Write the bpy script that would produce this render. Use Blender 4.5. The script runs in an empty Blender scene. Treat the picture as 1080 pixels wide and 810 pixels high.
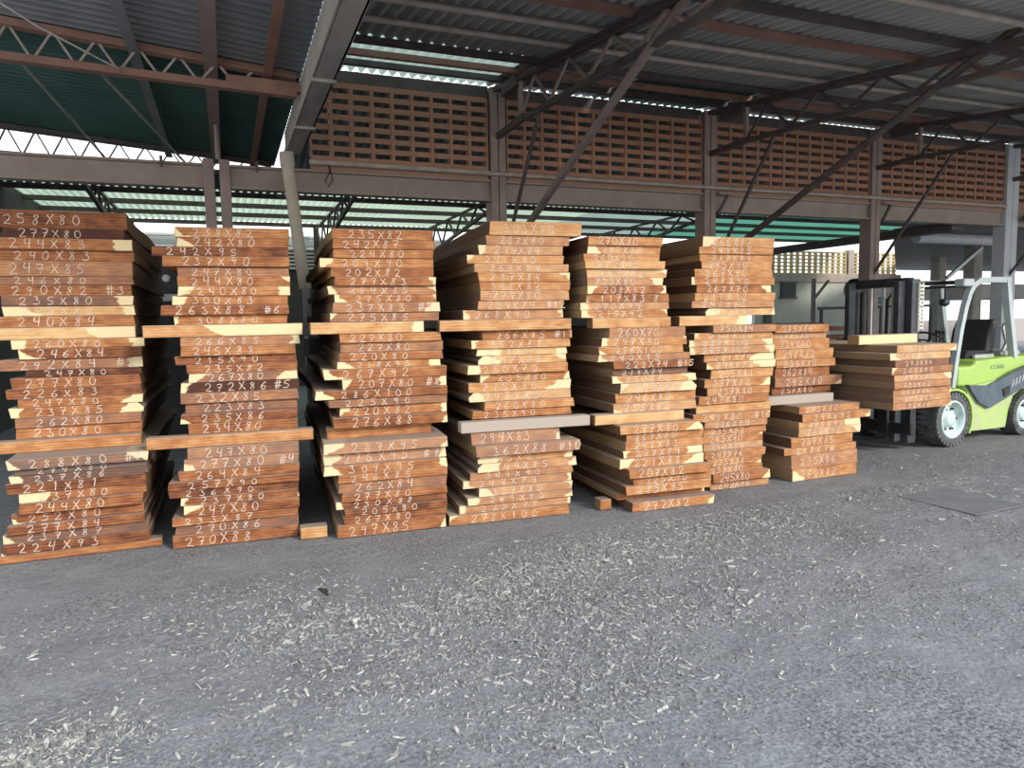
import bpy, bmesh, math, random
from math import sin, cos, pi, radians, atan2, sqrt
from mathutils import Vector, Matrix, noise

# ------------------------------------------------------------------ camera, sky, exposure
scene = bpy.context.scene
COL = scene.collection
FOCAL_PX, YAW, PITCH, ROLL = 750.0, radians(21.7), radians(5.2), radians(1.0)
cam_data = bpy.data.cameras.new('camera')
cam = bpy.data.objects.new('camera', cam_data)
COL.objects.link(cam)
cam_data.sensor_fit = 'HORIZONTAL'
cam_data.sensor_width = 36.0
cam_data.lens = 36.0 * FOCAL_PX / 1080.0
cam_data.clip_start, cam_data.clip_end = 0.05, 400
F = Vector((sin(YAW) * cos(PITCH), cos(YAW) * cos(PITCH), -sin(PITCH)))
R = Vector((cos(YAW), -sin(YAW), 0))
U = R.cross(F)
R2, U2 = R * cos(ROLL) - U * sin(ROLL), U * cos(ROLL) + R * sin(ROLL)
cam.matrix_world = Matrix(((R2.x, U2.x, -F.x, 0), (R2.y, U2.y, -F.y, 0), (R2.z, U2.z, -F.z, 1.55), (0, 0, 0, 1)))
scene.camera = cam

scene.view_settings.view_transform = 'Standard'
scene.view_settings.look = 'None'
scene.view_settings.exposure = 0.5
scene.view_settings.gamma = 1.0
scene.view_settings.use_curve_mapping = False
scene.cycles.use_denoising = True
scene.cycles.max_bounces = 8
scene.cycles.diffuse_bounces = 5
scene.cycles.sample_clamp_indirect = 6.0

world = bpy.data.worlds.new('overcast_sky')
scene.world = world
world.use_nodes = True
wt = world.node_tree
wt.nodes.clear()
w_out = wt.nodes.new('ShaderNodeOutputWorld')
w_bg = wt.nodes.new('ShaderNodeBackground')
w_tc = wt.nodes.new('ShaderNodeTexCoord')
w_sep = wt.nodes.new('ShaderNodeSeparateXYZ')
w_ramp = wt.nodes.new('ShaderNodeValToRGB')
w_ramp.color_ramp.elements[0].position = 0.0
w_ramp.color_ramp.elements[0].color = (1.0, 0.985, 0.95, 1)
w_ramp.color_ramp.elements[1].position = 0.75
w_ramp.color_ramp.elements[1].color = (0.72, 0.86, 1.0, 1)
wt.links.new(w_tc.outputs['Generated'], w_sep.inputs[0])
wt.links.new(w_sep.outputs['Z'], w_ramp.inputs[0])
wt.links.new(w_ramp.outputs[0], w_bg.inputs['Color'])
w_bg.inputs['Strength'].default_value = 1.45
wt.links.new(w_bg.outputs[0], w_out.inputs[0])

sun_data = bpy.data.lights.new('veiled_sun', 'SUN')
sun_data.energy = 2.3
sun_data.angle = radians(14)
sun_data.color = (1.0, 0.95, 0.86)
sun = bpy.data.objects.new('veiled_sun', sun_data)
COL.objects.link(sun)
sun.rotation_euler = (radians(62), 0, radians(28))      # veiled sun over the open yard behind the camera

# ------------------------------------------------------------------ helpers
RNG = random.Random(7)

def tag(o, label=None, cat=None, group=None, kind=None):
    if label: o['label'] = label
    if cat: o['category'] = cat
    if group: o['group'] = group
    if kind or cat: o['kind'] = kind or 'thing'
    return o

def empty(name, loc, rz=0.0, label=None, cat=None, group=None):
    o = bpy.data.objects.new(name, None)
    COL.objects.link(o)
    o.location = loc
    o.rotation_euler = (0, 0, rz)
    o.empty_display_size = 0.1
    return tag(o, label, cat, group)

class MB:
    """collects shapes and links them as one mesh object"""
    def __init__(self): self.v, self.f, self.s = [], [], []
    def add(self, verts, faces, smooth=False):
        n = len(self.v)
        self.v += [tuple(p) for p in verts]
        for f in faces:
            self.f.append(tuple(i + n for i in f)); self.s.append(smooth)
        return self
    def box(self, lo, hi, M=None, bevel=0.0):
        x0, y0, z0 = lo; x1, y1, z1 = hi
        if bevel > 0:
            b = min(bevel, (x1 - x0) * .45, (y1 - y0) * .45, (z1 - z0) * .45)
            bm = bmesh.new()
            bmesh.ops.create_cube(bm, size=1)
            for v in bm.verts:
                v.co = Vector((x0 + (v.co.x + .5) * (x1 - x0), y0 + (v.co.y + .5) * (y1 - y0), z0 + (v.co.z + .5) * (z1 - z0)))
            bmesh.ops.bevel(bm, geom=bm.edges[:], offset=b, segments=1, affect='EDGES')
            bm.verts.index_update()
            vs = [v.co.copy() for v in bm.verts]; fs = [[v.index for v in f.verts] for f in bm.faces]
            bm.free()
        else:
            vs = [Vector(p) for p in ((x0, y0, z0), (x1, y0, z0), (x1, y1, z0), (x0, y1, z0), (x0, y0, z1), (x1, y0, z1), (x1, y1, z1), (x0, y1, z1))]
            fs = [(0, 3, 2, 1), (4, 5, 6, 7), (0, 1, 5, 4), (1, 2, 6, 5), (2, 3, 7, 6), (3, 0, 4, 7)]
        if M is not None: vs = [M @ v for v in vs]
        return self.add(vs, fs)
    def bar(self, a, b, w, h=None, up=(0, 0, 1)):
        """square bar from a to b, w across, h along up"""
        h = w if h is None else h
        a, b = Vector(a), Vector(b)
        d = (b - a).normalized()
        s = d.cross(Vector(up))
        if s.length < 1e-4: s = d.cross(Vector((1, 0, 0)))
        s.normalize(); t = s.cross(d)
        vs = [p + s * (i * w / 2) + t * (j * h / 2) for p in (a, b) for i, j in ((-1, -1), (1, -1), (1, 1), (-1, 1))]
        return self.add(vs, [(0, 1, 2, 3)[::-1], (4, 5, 6, 7), (0, 1, 5, 4), (1, 2, 6, 5), (2, 3, 7, 6), (3, 0, 4, 7)])
    def tube(self, pts, r, n=10, sx=1.0, cap=True, smooth=True, rot=0.0, ref=None):
        pts = [Vector(p) for p in pts]
        rings, prev = [], None
        for i, p in enumerate(pts):
            d = (pts[min(i + 1, len(pts) - 1)] - pts[max(i - 1, 0)]).normalized()
            if prev is None:
                rf = Vector(ref) if ref else (Vector((0, 0, 1)) if abs(d.z) < .9 else Vector((0, 1, 0)))
                s = d.cross(rf).normalized()
            else:
                s = (prev - d * prev.dot(d)).normalized()
            prev = s; t = s.cross(d)
            rr = r[i] if isinstance(r, (list, tuple)) else r
            rings.append([p + s * (cos(2 * pi * k / n + rot) * rr * sx) + t * (sin(2 * pi * k / n + rot) * rr) for k in range(n)])
        vs = [v for ring in rings for v in ring]
        fs = [(i * n + k, i * n + (k + 1) % n, (i + 1) * n + (k + 1) % n, (i + 1) * n + k) for i in range(len(pts) - 1) for k in range(n)]
        self.add(vs, fs, smooth)
        if cap:
            self.add(rings[0], [tuple(range(n))[::-1]]); self.add(rings[-1], [tuple(range(n))])
        return self
    def prism(self, poly, y0, y1):
        """polygon in (x, z) extruded along y"""
        n = len(poly)
        vs = [(x, y0, z) for x, z in poly] + [(x, y1, z) for x, z in poly]
        fs = [tuple(range(n)), tuple(range(2 * n - 1, n - 1, -1))] + [(i, n + i, n + (i + 1) % n, (i + 1) % n) for i in range(n)]
        return self.add(vs, fs)
    def lathe(self, prof, c, n=32, smooth=True):
        """profile of (radius, offset) turned about the y axis at c"""
        m = len(prof)
        vs = [(c[0] + r * cos(2 * pi * k / n), c[1] + o, c[2] + r * sin(2 * pi * k / n)) for k in range(n) for r, o in prof]
        fs = [(k * m + i, k * m + i + 1, ((k + 1) % n) * m + i + 1, ((k + 1) % n) * m + i) for k in range(n) for i in range(m - 1)]
        return self.add(vs, fs, smooth)
    def build(self, name, mat, parent=None, loc=None):
        me = bpy.data.meshes.new(name)
        me.from_pydata(self.v, [], self.f)
        me.polygons.foreach_set('use_smooth', self.s)
        bm = bmesh.new(); bm.from_mesh(me)
        bmesh.ops.recalc_face_normals(bm, faces=bm.faces)
        bm.to_mesh(me); bm.free()
        me.materials.append(mat)
        o = bpy.data.objects.new(name, me)
        COL.objects.link(o)
        if parent is not None: o.parent = parent
        if loc is not None: o.location = loc
        return o

# ------------------------------------------------------------------ materials
def new_mat(name):
    m = bpy.data.materials.new(name); m.use_nodes = True
    nt = m.node_tree
    return m, nt, nt.nodes['Principled BSDF']

def N(nt, kind, **kw):
    n = nt.nodes.new(kind)
    for k, v in kw.items():
        if hasattr(n, k): setattr(n, k, v)
        else: n.inputs[k].default_value = v
    return n

def math_n(nt, op, a, b=None, clamp=False):
    n = nt.nodes.new('ShaderNodeMath'); n.operation = op; n.use_clamp = clamp
    for i, q in enumerate((a, b)):
        if q is None: continue
        if isinstance(q, (int, float)): n.inputs[i].default_value = q
        else: nt.links.new(q, n.inputs[i])
    return n.outputs[0]

def mix_c(nt, fac, a, b, mode='MIX'):
    n = nt.nodes.new('ShaderNodeMix'); n.data_type = 'RGBA'; n.blend_type = mode
    for idx, q in ((0, fac), (6, a), (7, b)):
        if isinstance(q, (int, float)): n.inputs[idx].default_value = q
        elif isinstance(q, tuple): n.inputs[idx].default_value = (*q, 1)
        else: nt.links.new(q, n.inputs[idx])
    return n.outputs[2]

def ramp(nt, fac, stops):
    n = nt.nodes.new('ShaderNodeValToRGB')
    el = n.color_ramp.elements
    while len(el) < len(stops): el.new(0.5)
    for e, (p, c) in zip(el, stops): e.position = p; e.color = (*c, 1)
    nt.links.new(fac, n.inputs[0])
    return n.outputs[0]

def worn(name, col, col2, rough=0.6, metal=0.0, scale=6.0, bump=0.1, stretch=(1, 1, 1)):
    """paint or metal with patches of a second colour"""
    m, nt, bs = new_mat(name)
    tc = N(nt, 'ShaderNodeTexCoord'); mp = N(nt, 'ShaderNodeMapping'); mp.inputs['Scale'].default_value = stretch
    nt.links.new(tc.outputs['Object'], mp.inputs[0])
    nz = N(nt, 'ShaderNodeTexNoise', Scale=scale, Detail=6.0, Roughness=0.65)
    nt.links.new(mp.outputs[0], nz.inputs[0])
    f = math_n(nt, 'MULTIPLY_ADD', nz.outputs[0], 2.6); nt.nodes[-1].inputs[2].default_value = -0.85; nt.nodes[-1].use_clamp = True
    nt.links.new(mix_c(nt, f, col, col2), bs.inputs['Base Color'])
    bs.inputs['Roughness'].default_value = rough; bs.inputs['Metallic'].default_value = metal
    if bump:
        b = N(nt, 'ShaderNodeBump', Strength=bump, Distance=0.01); nt.links.new(nz.outputs[0], b.inputs['Height']); nt.links.new(b.outputs[0], bs.inputs['Normal'])
    return m

def wood_material():
    m, nt, bs = new_mat('sawn_tropical_wood')
    def oa(nm):
        a = N(nt, 'ShaderNodeAttribute'); a.attribute_type = 'OBJECT'; a.attribute_name = nm
        return a.outputs['Fac']
    tone, sl, sr, hw, seed = oa('tone'), oa('sap_left'), oa('sap_right'), oa('half_width'), oa('seed')
    dust = oa('dust')
    tc = N(nt, 'ShaderNodeTexCoord')
    sp = N(nt, 'ShaderNodeSeparateXYZ'); nt.links.new(tc.outputs['Object'], sp.inputs[0])
    off = N(nt, 'ShaderNodeCombineXYZ'); nt.links.new(seed, off.inputs[0]); nt.links.new(math_n(nt, 'MULTIPLY', seed, 1.7), off.inputs[2])
    va = N(nt, 'ShaderNodeVectorMath', operation='ADD'); nt.links.new(tc.outputs['Object'], va.inputs[0]); nt.links.new(off.outputs[0], va.inputs[1])
    def mapped(sc):
        mp = N(nt, 'ShaderNodeMapping'); mp.inputs['Scale'].default_value = sc; nt.links.new(va.outputs[0], mp.inputs[0]); return mp.outputs[0]
    patch = N(nt, 'ShaderNodeTexNoise', Scale=1.0, Detail=4.0, Roughness=0.55); nt.links.new(mapped((7, 1.2, 12)), patch.inputs[0])
    grain = N(nt, 'ShaderNodeTexNoise', Scale=1.0, Detail=5.0, Roughness=0.7, Distortion=0.6); nt.links.new(mapped((8, 2.0, 85)), grain.inputs[0])
    ring = N(nt, 'ShaderNodeTexWave', Scale=1.0, Distortion=5.0, Detail=3.0); ring.inputs['Detail Scale'].default_value = 1.2
    ring.bands_direction = 'Z'; nt.links.new(mapped((3.0, 0.3, 16)), ring.inputs[0])
    # heartwood colour by the slab's own tone, patches and rings
    t = math_n(nt, 'ADD', tone, math_n(nt, 'MULTIPLY', math_n(nt, 'SUBTRACT', patch.outputs[0], 0.5), 0.95))
    t = math_n(nt, 'ADD', t, math_n(nt, 'MULTIPLY', math_n(nt, 'SUBTRACT', ring.outputs['Fac'], 0.5), 0.16))
    t = math_n(nt, 'ADD', t, math_n(nt, 'MULTIPLY', math_n(nt, 'SUBTRACT', grain.outputs[0], 0.5), 0.6), True)
    heart = ramp(nt, t, [(0.0, (0.62, 0.42, 0.21)), (0.26, (0.53, 0.285, 0.125)), (0.5, (0.39, 0.160, 0.060)), (0.75, (0.225, 0.078, 0.032)), (1.0, (0.075, 0.026, 0.016))])
    sapc = mix_c(nt, grain.outputs[0], (0.80, 0.68, 0.43), (0.64, 0.46, 0.24))
    # sapwood at the two edges, with a ragged slanting boundary
    wob = math_n(nt, 'MULTIPLY', math_n(nt, 'SUBTRACT', patch.outputs[0], 0.5), 0.22)
    slant = math_n(nt, 'MULTIPLY', math_n(nt, 'SUBTRACT', sp.outputs['Z'], 0.035), math_n(nt, 'MULTIPLY', math_n(nt, 'SINE', math_n(nt, 'MULTIPLY', seed, 5.3)), 1.6))
    dl = math_n(nt, 'ADD', math_n(nt, 'ADD', sp.outputs['X'], hw), math_n(nt, 'ADD', wob, slant))
    dr = math_n(nt, 'ADD', math_n(nt, 'SUBTRACT', hw, sp.outputs['X']), math_n(nt, 'SUBTRACT', wob, slant))
    ml = math_n(nt, 'MULTIPLY', math_n(nt, 'SUBTRACT', sl, dl), 70.0, True)
    mr = math_n(nt, 'MULTIPLY', math_n(nt, 'SUBTRACT', sr, dr), 70.0, True)
    col = mix_c(nt, math_n(nt, 'MAXIMUM', ml, mr), heart, sapc)
    # the long sides: sapwood or bark brown, each slab its own
    ge = N(nt, 'ShaderNodeNewGeometry')
    vt = N(nt, 'ShaderNodeVectorTransform'); vt.vector_type = 'NORMAL'; vt.convert_from = 'WORLD'; vt.convert_to = 'OBJECT'
    nt.links.new(ge.outputs['True Normal'], vt.inputs[0])
    sn = N(nt, 'ShaderNodeSeparateXYZ'); nt.links.new(vt.outputs[0], sn.inputs[0])
    side = math_n(nt, 'GREATER_THAN', math_n(nt, 'ABSOLUTE', sn.outputs['X']), 0.62)
    sidec = mix_c(nt, oa('side_tone'), (0.10, 0.046, 0.027), (0.50, 0.335, 0.155))
    sidec = mix_c(nt, math_n(nt, 'MULTIPLY', patch.outputs[0], 0.9), sidec, (0.13, 0.075, 0.045))
    col = mix_c(nt, side, col, sidec)
    top = math_n(nt, 'MULTIPLY', math_n(nt, 'GREATER_THAN', sn.outputs['Z'], 0.7), 0.75)
    col = mix_c(nt, top, col, (0.30, 0.26, 0.235))
    # grey sawdust weathering on some slabs
    dz = math_n(nt, 'MULTIPLY', dust, math_n(nt, 'MULTIPLY_ADD', patch.outputs[0], 1.2))
    col = mix_c(nt, dz, col, (0.40, 0.34, 0.29))
    nt.links.new(col, bs.inputs['Base Color'])
    bs.inputs['Roughness'].default_value = 0.72
    bs.inputs['Specular IOR Level'].default_value = 0.25
    b = N(nt, 'ShaderNodeBump', Strength=0.25, Distance=0.003); nt.links.new(grain.outputs[0], b.inputs['Height']); nt.links.new(b.outputs[0], bs.inputs['Normal'])
    return m

def ground_material():
    m, nt, bs = new_mat('trodden_grey_dirt')
    tc = N(nt, 'ShaderNodeTexCoord')
    def nz(s, d=6.0, r=.6):
        n = N(nt, 'ShaderNodeTexNoise', Scale=s, Detail=d, Roughness=r); nt.links.new(tc.outputs['Object'], n.inputs[0]); return n.outputs[0]
    a, b, c = nz(0.55, 4), nz(3.2, 8, .7), nz(55.0, 4, .7)
    col = ramp(nt, a, [(0.3, (0.145, 0.153, 0.172)), (0.7, (0.225, 0.232, 0.25))])
    col = mix_c(nt, 0.55, col, ramp(nt, b, [(0.3, (0.09, 0.093, 0.102)), (0.72, (0.27, 0.27, 0.275))]))
    rough = math_n(nt, 'MULTIPLY_ADD', nz(0.9, 5, .65), 5.0); nt.nodes[-1].inputs[2].default_value = -2.1; nt.nodes[-1].use_clamp = True
    col = mix_c(nt, math_n(nt, 'MULTIPLY_ADD', rough, 0.55), col, ramp(nt, c, [(0.34, (0.04, 0.04, 0.044)), (0.48, (0.19, 0.194, 0.207)), (0.68, (0.44, 0.44, 0.44))]))
    for n_ in nt.nodes:
        if n_.bl_idname == 'ShaderNodeMath' and n_.operation == 'MULTIPLY_ADD' and not n_.inputs[2].is_linked and abs(n_.inputs[1].default_value - 0.55) < 1e-4: n_.inputs[2].default_value = 0.25
    nt.links.new(col, bs.inputs['Base Color'])
    bs.inputs['Roughness'].default_value = 0.85
    h = math_n(nt, 'ADD', math_n(nt, 'MULTIPLY', math_n(nt, 'MULTIPLY', c, rough), 0.6), b)
    bp = N(nt, 'ShaderNodeBump', Strength=1.0, Distance=0.04); nt.links.new(h, bp.inputs['Height']); nt.links.new(bp.outputs[0], bs.inputs['Normal'])
    return m

def translucent_sheet(name, col, amount=0.75):
    m, nt, bs = new_mat(name)
    bs.inputs['Base Color'].default_value = (*col, 1); bs.inputs['Roughness'].default_value = 0.6
    tr = N(nt, 'ShaderNodeBsdfTranslucent'); mx = N(nt, 'ShaderNodeMixShader')
    tc = N(nt, 'ShaderNodeTexCoord'); n = N(nt, 'ShaderNodeTexNoise', Scale=1.6, Detail=5.0); nt.links.new(tc.outputs['Object'], n.inputs[0])
    c = mix_c(nt, n.outputs[0], tuple(x * .6 for x in col), col)
    nt.links.new(c, tr.inputs['Color']); mx.inputs[0].default_value = amount
    nt.links.new(bs.outputs[0], mx.inputs[1]); nt.links.new(tr.outputs[0], mx.inputs[2])
    nt.links.new(mx.outputs[0], nt.nodes['Material Output'].inputs[0])
    return m

def plain(name, col, rough=0.6, metal=0.0):
    return worn(name, col, tuple(c * .72 for c in col), rough, metal, 9.0, 0.05)

WOOD = wood_material()
DIRT = ground_material()
CHALK = worn('white_chalk', (0.76, 0.68, 0.60), (0.46, 0.29, 0.20), 0.9, 0, 40, 0)
CHIP = worn('pale_wood_chips', (0.58, 0.56, 0.52), (0.13, 0.115, 0.10), 0.85, 0, 45, 0)
ROOF = worn('grimy_corrugated_sheet', (0.33, 0.345, 0.36), (0.48, 0.475, 0.46), 0.7, 0.0, 2.0, 0, (1, .4, 1))
ROOF_DARK = worn('dark_corrugated_sheet', (0.19, 0.205, 0.215), (0.27, 0.28, 0.285), 0.7, 0.0, 2.0, 0)
GREEN_LIT = worn('green_lit_sheet', (0.035, 0.10, 0.085), (0.06, 0.14, 0.12), 0.7, 0, 1.5, 0)  # green light on and through the roof sheets is put into the colour
SKYLIGHT = translucent_sheet('pale_translucent_sheet', (0.50, 0.58, 0.44))
SKYLIGHT_DIM = translucent_sheet('dull_translucent_sheet', (0.34, 0.41, 0.36))
SKYLIGHT_GREEN = translucent_sheet('green_translucent_sheet', (0.12, 0.34, 0.25))
RUST = worn('red_oxide_steel', (0.24, 0.12, 0.09), (0.36, 0.20, 0.15), 0.65, 0.0, 5.0)
BROWN = worn('brown_grey_painted_steel', (0.30, 0.235, 0.20), (0.38, 0.31, 0.265), 0.6, 0.0, 3.0)
POST = worn('brown_post_paint', (0.27, 0.20, 0.175), (0.38, 0.29, 0.255), 0.6, 0.0, 4.0)
PALE_POST = worn('pale_blue_post_paint', (0.52, 0.55, 0.60), (0.66, 0.68, 0.70), 0.55, 0.0, 4.0)
DARK_STEEL = worn('dark_truss_steel', (0.075, 0.062, 0.058), (0.14, 0.11, 0.10), 0.6, 0.2, 6.0)
BRACE = worn('dark_brown_tube', (0.17, 0.135, 0.12), (0.25, 0.20, 0.175), 0.6, 0.0, 6.0)
PIPE_PALE = worn('weathered_pipe', (0.34, 0.28, 0.25), (0.52, 0.44, 0.38), 0.6, 0.0, 7.0)
BRICK = worn('terracotta_brick', (0.43, 0.22, 0.145), (0.36, 0.19, 0.13), 0.85, 0.0, 11.0, 0.25)
MORTAR = worn('rendered_brick_band', (0.42, 0.235, 0.165), (0.36, 0.20, 0.145), 0.85, 0.0, 5.0, 0.2)
CONCRETE = worn('weathered_concrete', (0.24, 0.225, 0.205), (0.40, 0.375, 0.345), 0.85, 0.0, 3.0, 0.3, (1, .4, 1))
PLASTER = worn('grey_plaster', (0.42, 0.40, 0.36), (0.52, 0.50, 0.45), 0.9, 0.0, 1.5, 0.1)
DARK_BOARD = worn('dark_boards', (0.05, 0.047, 0.045), (0.09, 0.085, 0.08), 0.8, 0.0, 3.0, 0.1)
LOUVRE = worn('whitewashed_slats', (0.66, 0.65, 0.60), (0.5, 0.49, 0.45), 0.8, 0, 3, 0)
PVC = worn('dusty_plastic_pipe', (0.56, 0.50, 0.40), (0.44, 0.38, 0.30), 0.55, 0, 4.0, 0.05)
GALV = worn('galvanised_steel', (0.42, 0.43, 0.43), (0.55, 0.56, 0.56), 0.45, 0.5, 8.0, 0.05)
PLATE = worn('floor_plate_dark', (0.125, 0.13, 0.142), (0.195, 0.2, 0.212), 0.75, 0.0, 4.0, 0.15)
BLACK = worn('black_machine_paint', (0.018, 0.019, 0.022), (0.045, 0.047, 0.05), 0.5, 0.2, 6.0, 0.05)
MAST = worn('dark_mast_steel', (0.045, 0.05, 0.058), (0.10, 0.11, 0.12), 0.42, 0.5, 6.0, 0.05)
LIME = worn('lime_green_paint', (0.40, 0.58, 0.13), (0.33, 0.49, 0.12), 0.4, 0.0, 5.0, 0.02)
LIME_DIRTY = worn('dusty_lime_paint', (0.42, 0.60, 0.14), (0.42, 0.43, 0.30), 0.6, 0.0, 7.0, 0.05)
NAVY = worn('dark_blue_grey_panel', (0.055, 0.075, 0.105), (0.11, 0.135, 0.165), 0.5, 0.0, 5.0, 0.03)
GUARD = worn('pale_grey_guard_paint', (0.50, 0.56, 0.57), (0.38, 0.43, 0.45), 0.45, 0.1, 8.0, 0.03)
TYRE = worn('dusty_rubber', (0.045, 0.047, 0.05), (0.16, 0.165, 0.175), 0.85, 0.0, 9.0, 0.2)
RIM = worn('pale_mint_wheel_paint', (0.62, 0.74, 0.72), (0.42, 0.52, 0.52), 0.5, 0.0, 7.0, 0.05)
VINYL = worn('black_vinyl', (0.02, 0.021, 0.025), (0.04, 0.04, 0.045), 0.55, 0.0, 8.0, 0.05)
TEAL = worn('teal_machine_paint', (0.07, 0.20, 0.22), (0.05, 0.13, 0.15), 0.5, 0.0, 6.0, 0.05)
GLASS = plain('lamp_lens', (0.75, 0.78, 0.8), 0.2)
GREY_INK = plain('grey_lettering', (0.24, 0.28, 0.20), 0.6)
RED_BOARD = worn('dark_red_boards', (0.20, 0.075, 0.05), (0.30, 0.14, 0.10), 0.8, 0, 5, 0.1)

# ------------------------------------------------------------------ the ground
CLUSTERS = [(0.99, 3.55, .42, 520), (1.46, 3.75, .35, 420), (0.25, 3.62, .35, 330), (1.94, 3.98, .4, 520), (2.63, 3.98, .55, 620), (3.6, 4.15, .5, 420), (-0.7, 2.95, .22, 420),
            (1.2, 2.9, .5, 320), (0.5, 3.0, .5, 240), (2.1, 3.0, .6, 330), (1.7, 3.4, .6, 420), (2.9, 3.2, .6, 260), (0.2, 4.1, .5, 140), (1.2, 2.35, .5, 240), (5.2, 4.5, .5, 180), (3.2, 4.5, .5, 200)]
def ground_height(x, y):
    calm = 1.0
    if y > 4.5: calm = max(0.0, 1 - (y - 4.5) / 0.35) if x < 6.0 else max(0.12, 1 - (y - 4.5) / 0.8)
    if y < 1.9 or x < -1.9 or x > 6.9 or y > 5.15: calm = 0.0
    n = noise.fractal(Vector((x * 1.3, y * 1.3, 0)), 1.0, 2.0, 4) * 0.018 + noise.noise(Vector((x * 9, y * 9, 3))) * 0.006
    m = sum(math.exp(-((x - cx) / r) ** 2 - ((y - cy) / (r * .6)) ** 2) for cx, cy, r, k in CLUSTERS if k > 300)
    n += min(m, 1.0) * (0.008 + 0.014 * noise.noise(Vector((x * 14, y * 14, 9))))
    return max(-0.03, min(0.03, n)) * calm - 0.004

def axis(lo, a, b, hi, fine, coarse):
    out = []; q = lo
    while q < a: out.append(q); q += coarse
    q = a
    while q < b: out.append(q); q += fine
    q = b
    while q < hi: out.append(q); q += coarse
    return out + [hi]

def build_ground():
    xs, ys = axis(-14, -2, 7, 46, 0.035, 2.5), axis(-14, 1.8, 5.2, 60, 0.035, 2.5)
    g = MB()
    g.v = [(x, y, ground_height(x, y)) for y in ys for x in xs]
    w = len(xs)
    g.f = [(j * w + i, j * w + i + 1, (j + 1) * w + i + 1, (j + 1) * w + i) for j in range(len(ys) - 1) for i in range(w - 1)]
    g.s = [True] * len(g.f)
    tag(g.build('floor', DIRT), kind='structure')
build_ground()

# ------------------------------------------------------------------ roofs
def roof_z(y): return 4.66 - 0.125 * (9 - y)
def left_roof_z(x): return 4.06 - 0.085 * (x + 1.5)

def corrugated(name, mat, x0, x1, y0, y1, zf, ridge='y', pitch=0.13, amp=0.028, thick=0.004):
    """sheet whose ridges run along x or y"""
    g = MB()
    a0, a1 = (x0, x1) if ridge == 'y' else (y0, y1)
    n = max(2, int(round((a1 - a0) / pitch * 4)))
    lanes = (y0, (y0 + y1) / 2, y1) if ridge == 'y' else (x0, (x0 + x1) / 2, x1)
    prof = (0, 1, 1, 0)
    for i in range(n + 1):
        a = a0 + (a1 - a0) * i / n
        h = amp * (1 if i % 4 in (1, 2) else -1)
        for l in lanes:
            x, y = (a, l) if ridge == 'y' else (l, a)
            g.v.append((x, y, zf(x, y) + h))
    for i in range(n):
        for j in range(2):
            g.f.append((i * 3 + j, i * 3 + j + 1, (i + 1) * 3 + j + 1, (i + 1) * 3 + j)); g.s.append(False)
    o = g.build(name, mat)
    if thick:
        so = o.modifiers.new('sheet', 'SOLIDIFY'); so.thickness = thick
    return o

rz = lambda x, y: roof_z(y)
lz = lambda x, y: left_roof_z(x)
tag(corrugated('ceiling', ROOF, 0.95, 24, 2.7, 7.62, rz), kind='structure')
tag(corrugated('ceiling', ROOF, 3.3, 4.9, 7.62, 9.25, rz), kind='structure')
tag(corrugated('ceiling', GREEN_LIT, 4.9, 6.8, 7.62, 9.25, rz), kind='structure')
tag(corrugated('ceiling', ROOF, 6.8, 24, 7.62, 9.25, rz), kind='structure')
tag(corrugated('ceiling', ROOF_DARK, -5.5, 0.76, 2.7, 7.15, lz, 'x'), kind='structure')
tag(corrugated('ceiling', GREEN_LIT, -5.5, 0.76, 7.15, 11.15, lz, 'x'), kind='structure')
tag(corrugated('skylight_sheet', SKYLIGHT_DIM, 0.95, 3.3, 7.62, 9.25, rz, thick=0),
    'dull translucent corrugated roof sheet above the brick screen beside the gutter', 'skylight')
# ------------------------------------------------------------------ gutter, posts, beams, brick screens
WALL_Y = 9.0
POSTS = [-0.02, 3.41, 6.77, 10.10, 13.47]

g = MB()
g.box((0.75, 2.7, 3.52), (0.92, 8.88, 3.55)); g.box((0.735, 2.7, 3.52), (0.755, 8.88, 3.76)); g.box((0.905, 2.7, 3.52), (0.925, 8.88, 3.80))
gut = empty('gutter', (0, 0, 0), 0, 'weathered grey valley gutter running towards the wall between the two roofs', 'gutter')
g.build('channel', CONCRETE, gut)
for y in (6.1, 7.6): MB().box((0.73, y, 3.495), (0.93, y + 0.05, 3.52)).build('bracket', CONCRETE, gut)
tag(MB().prism([(0, 0), (1, 0), (1, 1), (0, 1)], 0, 1).build('trim_1', ROOF_DARK), kind='structure')
o = bpy.data.objects['trim_1']                       # closing sheet between gutter and the higher roof
me = o.data
for v, (x, y, z) in zip(me.vertices, [(0.928, 2.7, 3.75), (0.945, 2.7, 3.75), (0.945, 2.7, roof_z(2.7) + .03), (0.928, 2.7, roof_z(2.7) + .03),
                                      (0.928, 9.15, 3.75), (0.945, 9.15, 3.75), (0.945, 9.15, roof_z(9.15) + .03), (0.928, 9.15, roof_z(9.15) + .03)]):
    v.co = (x, y, z)

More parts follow.
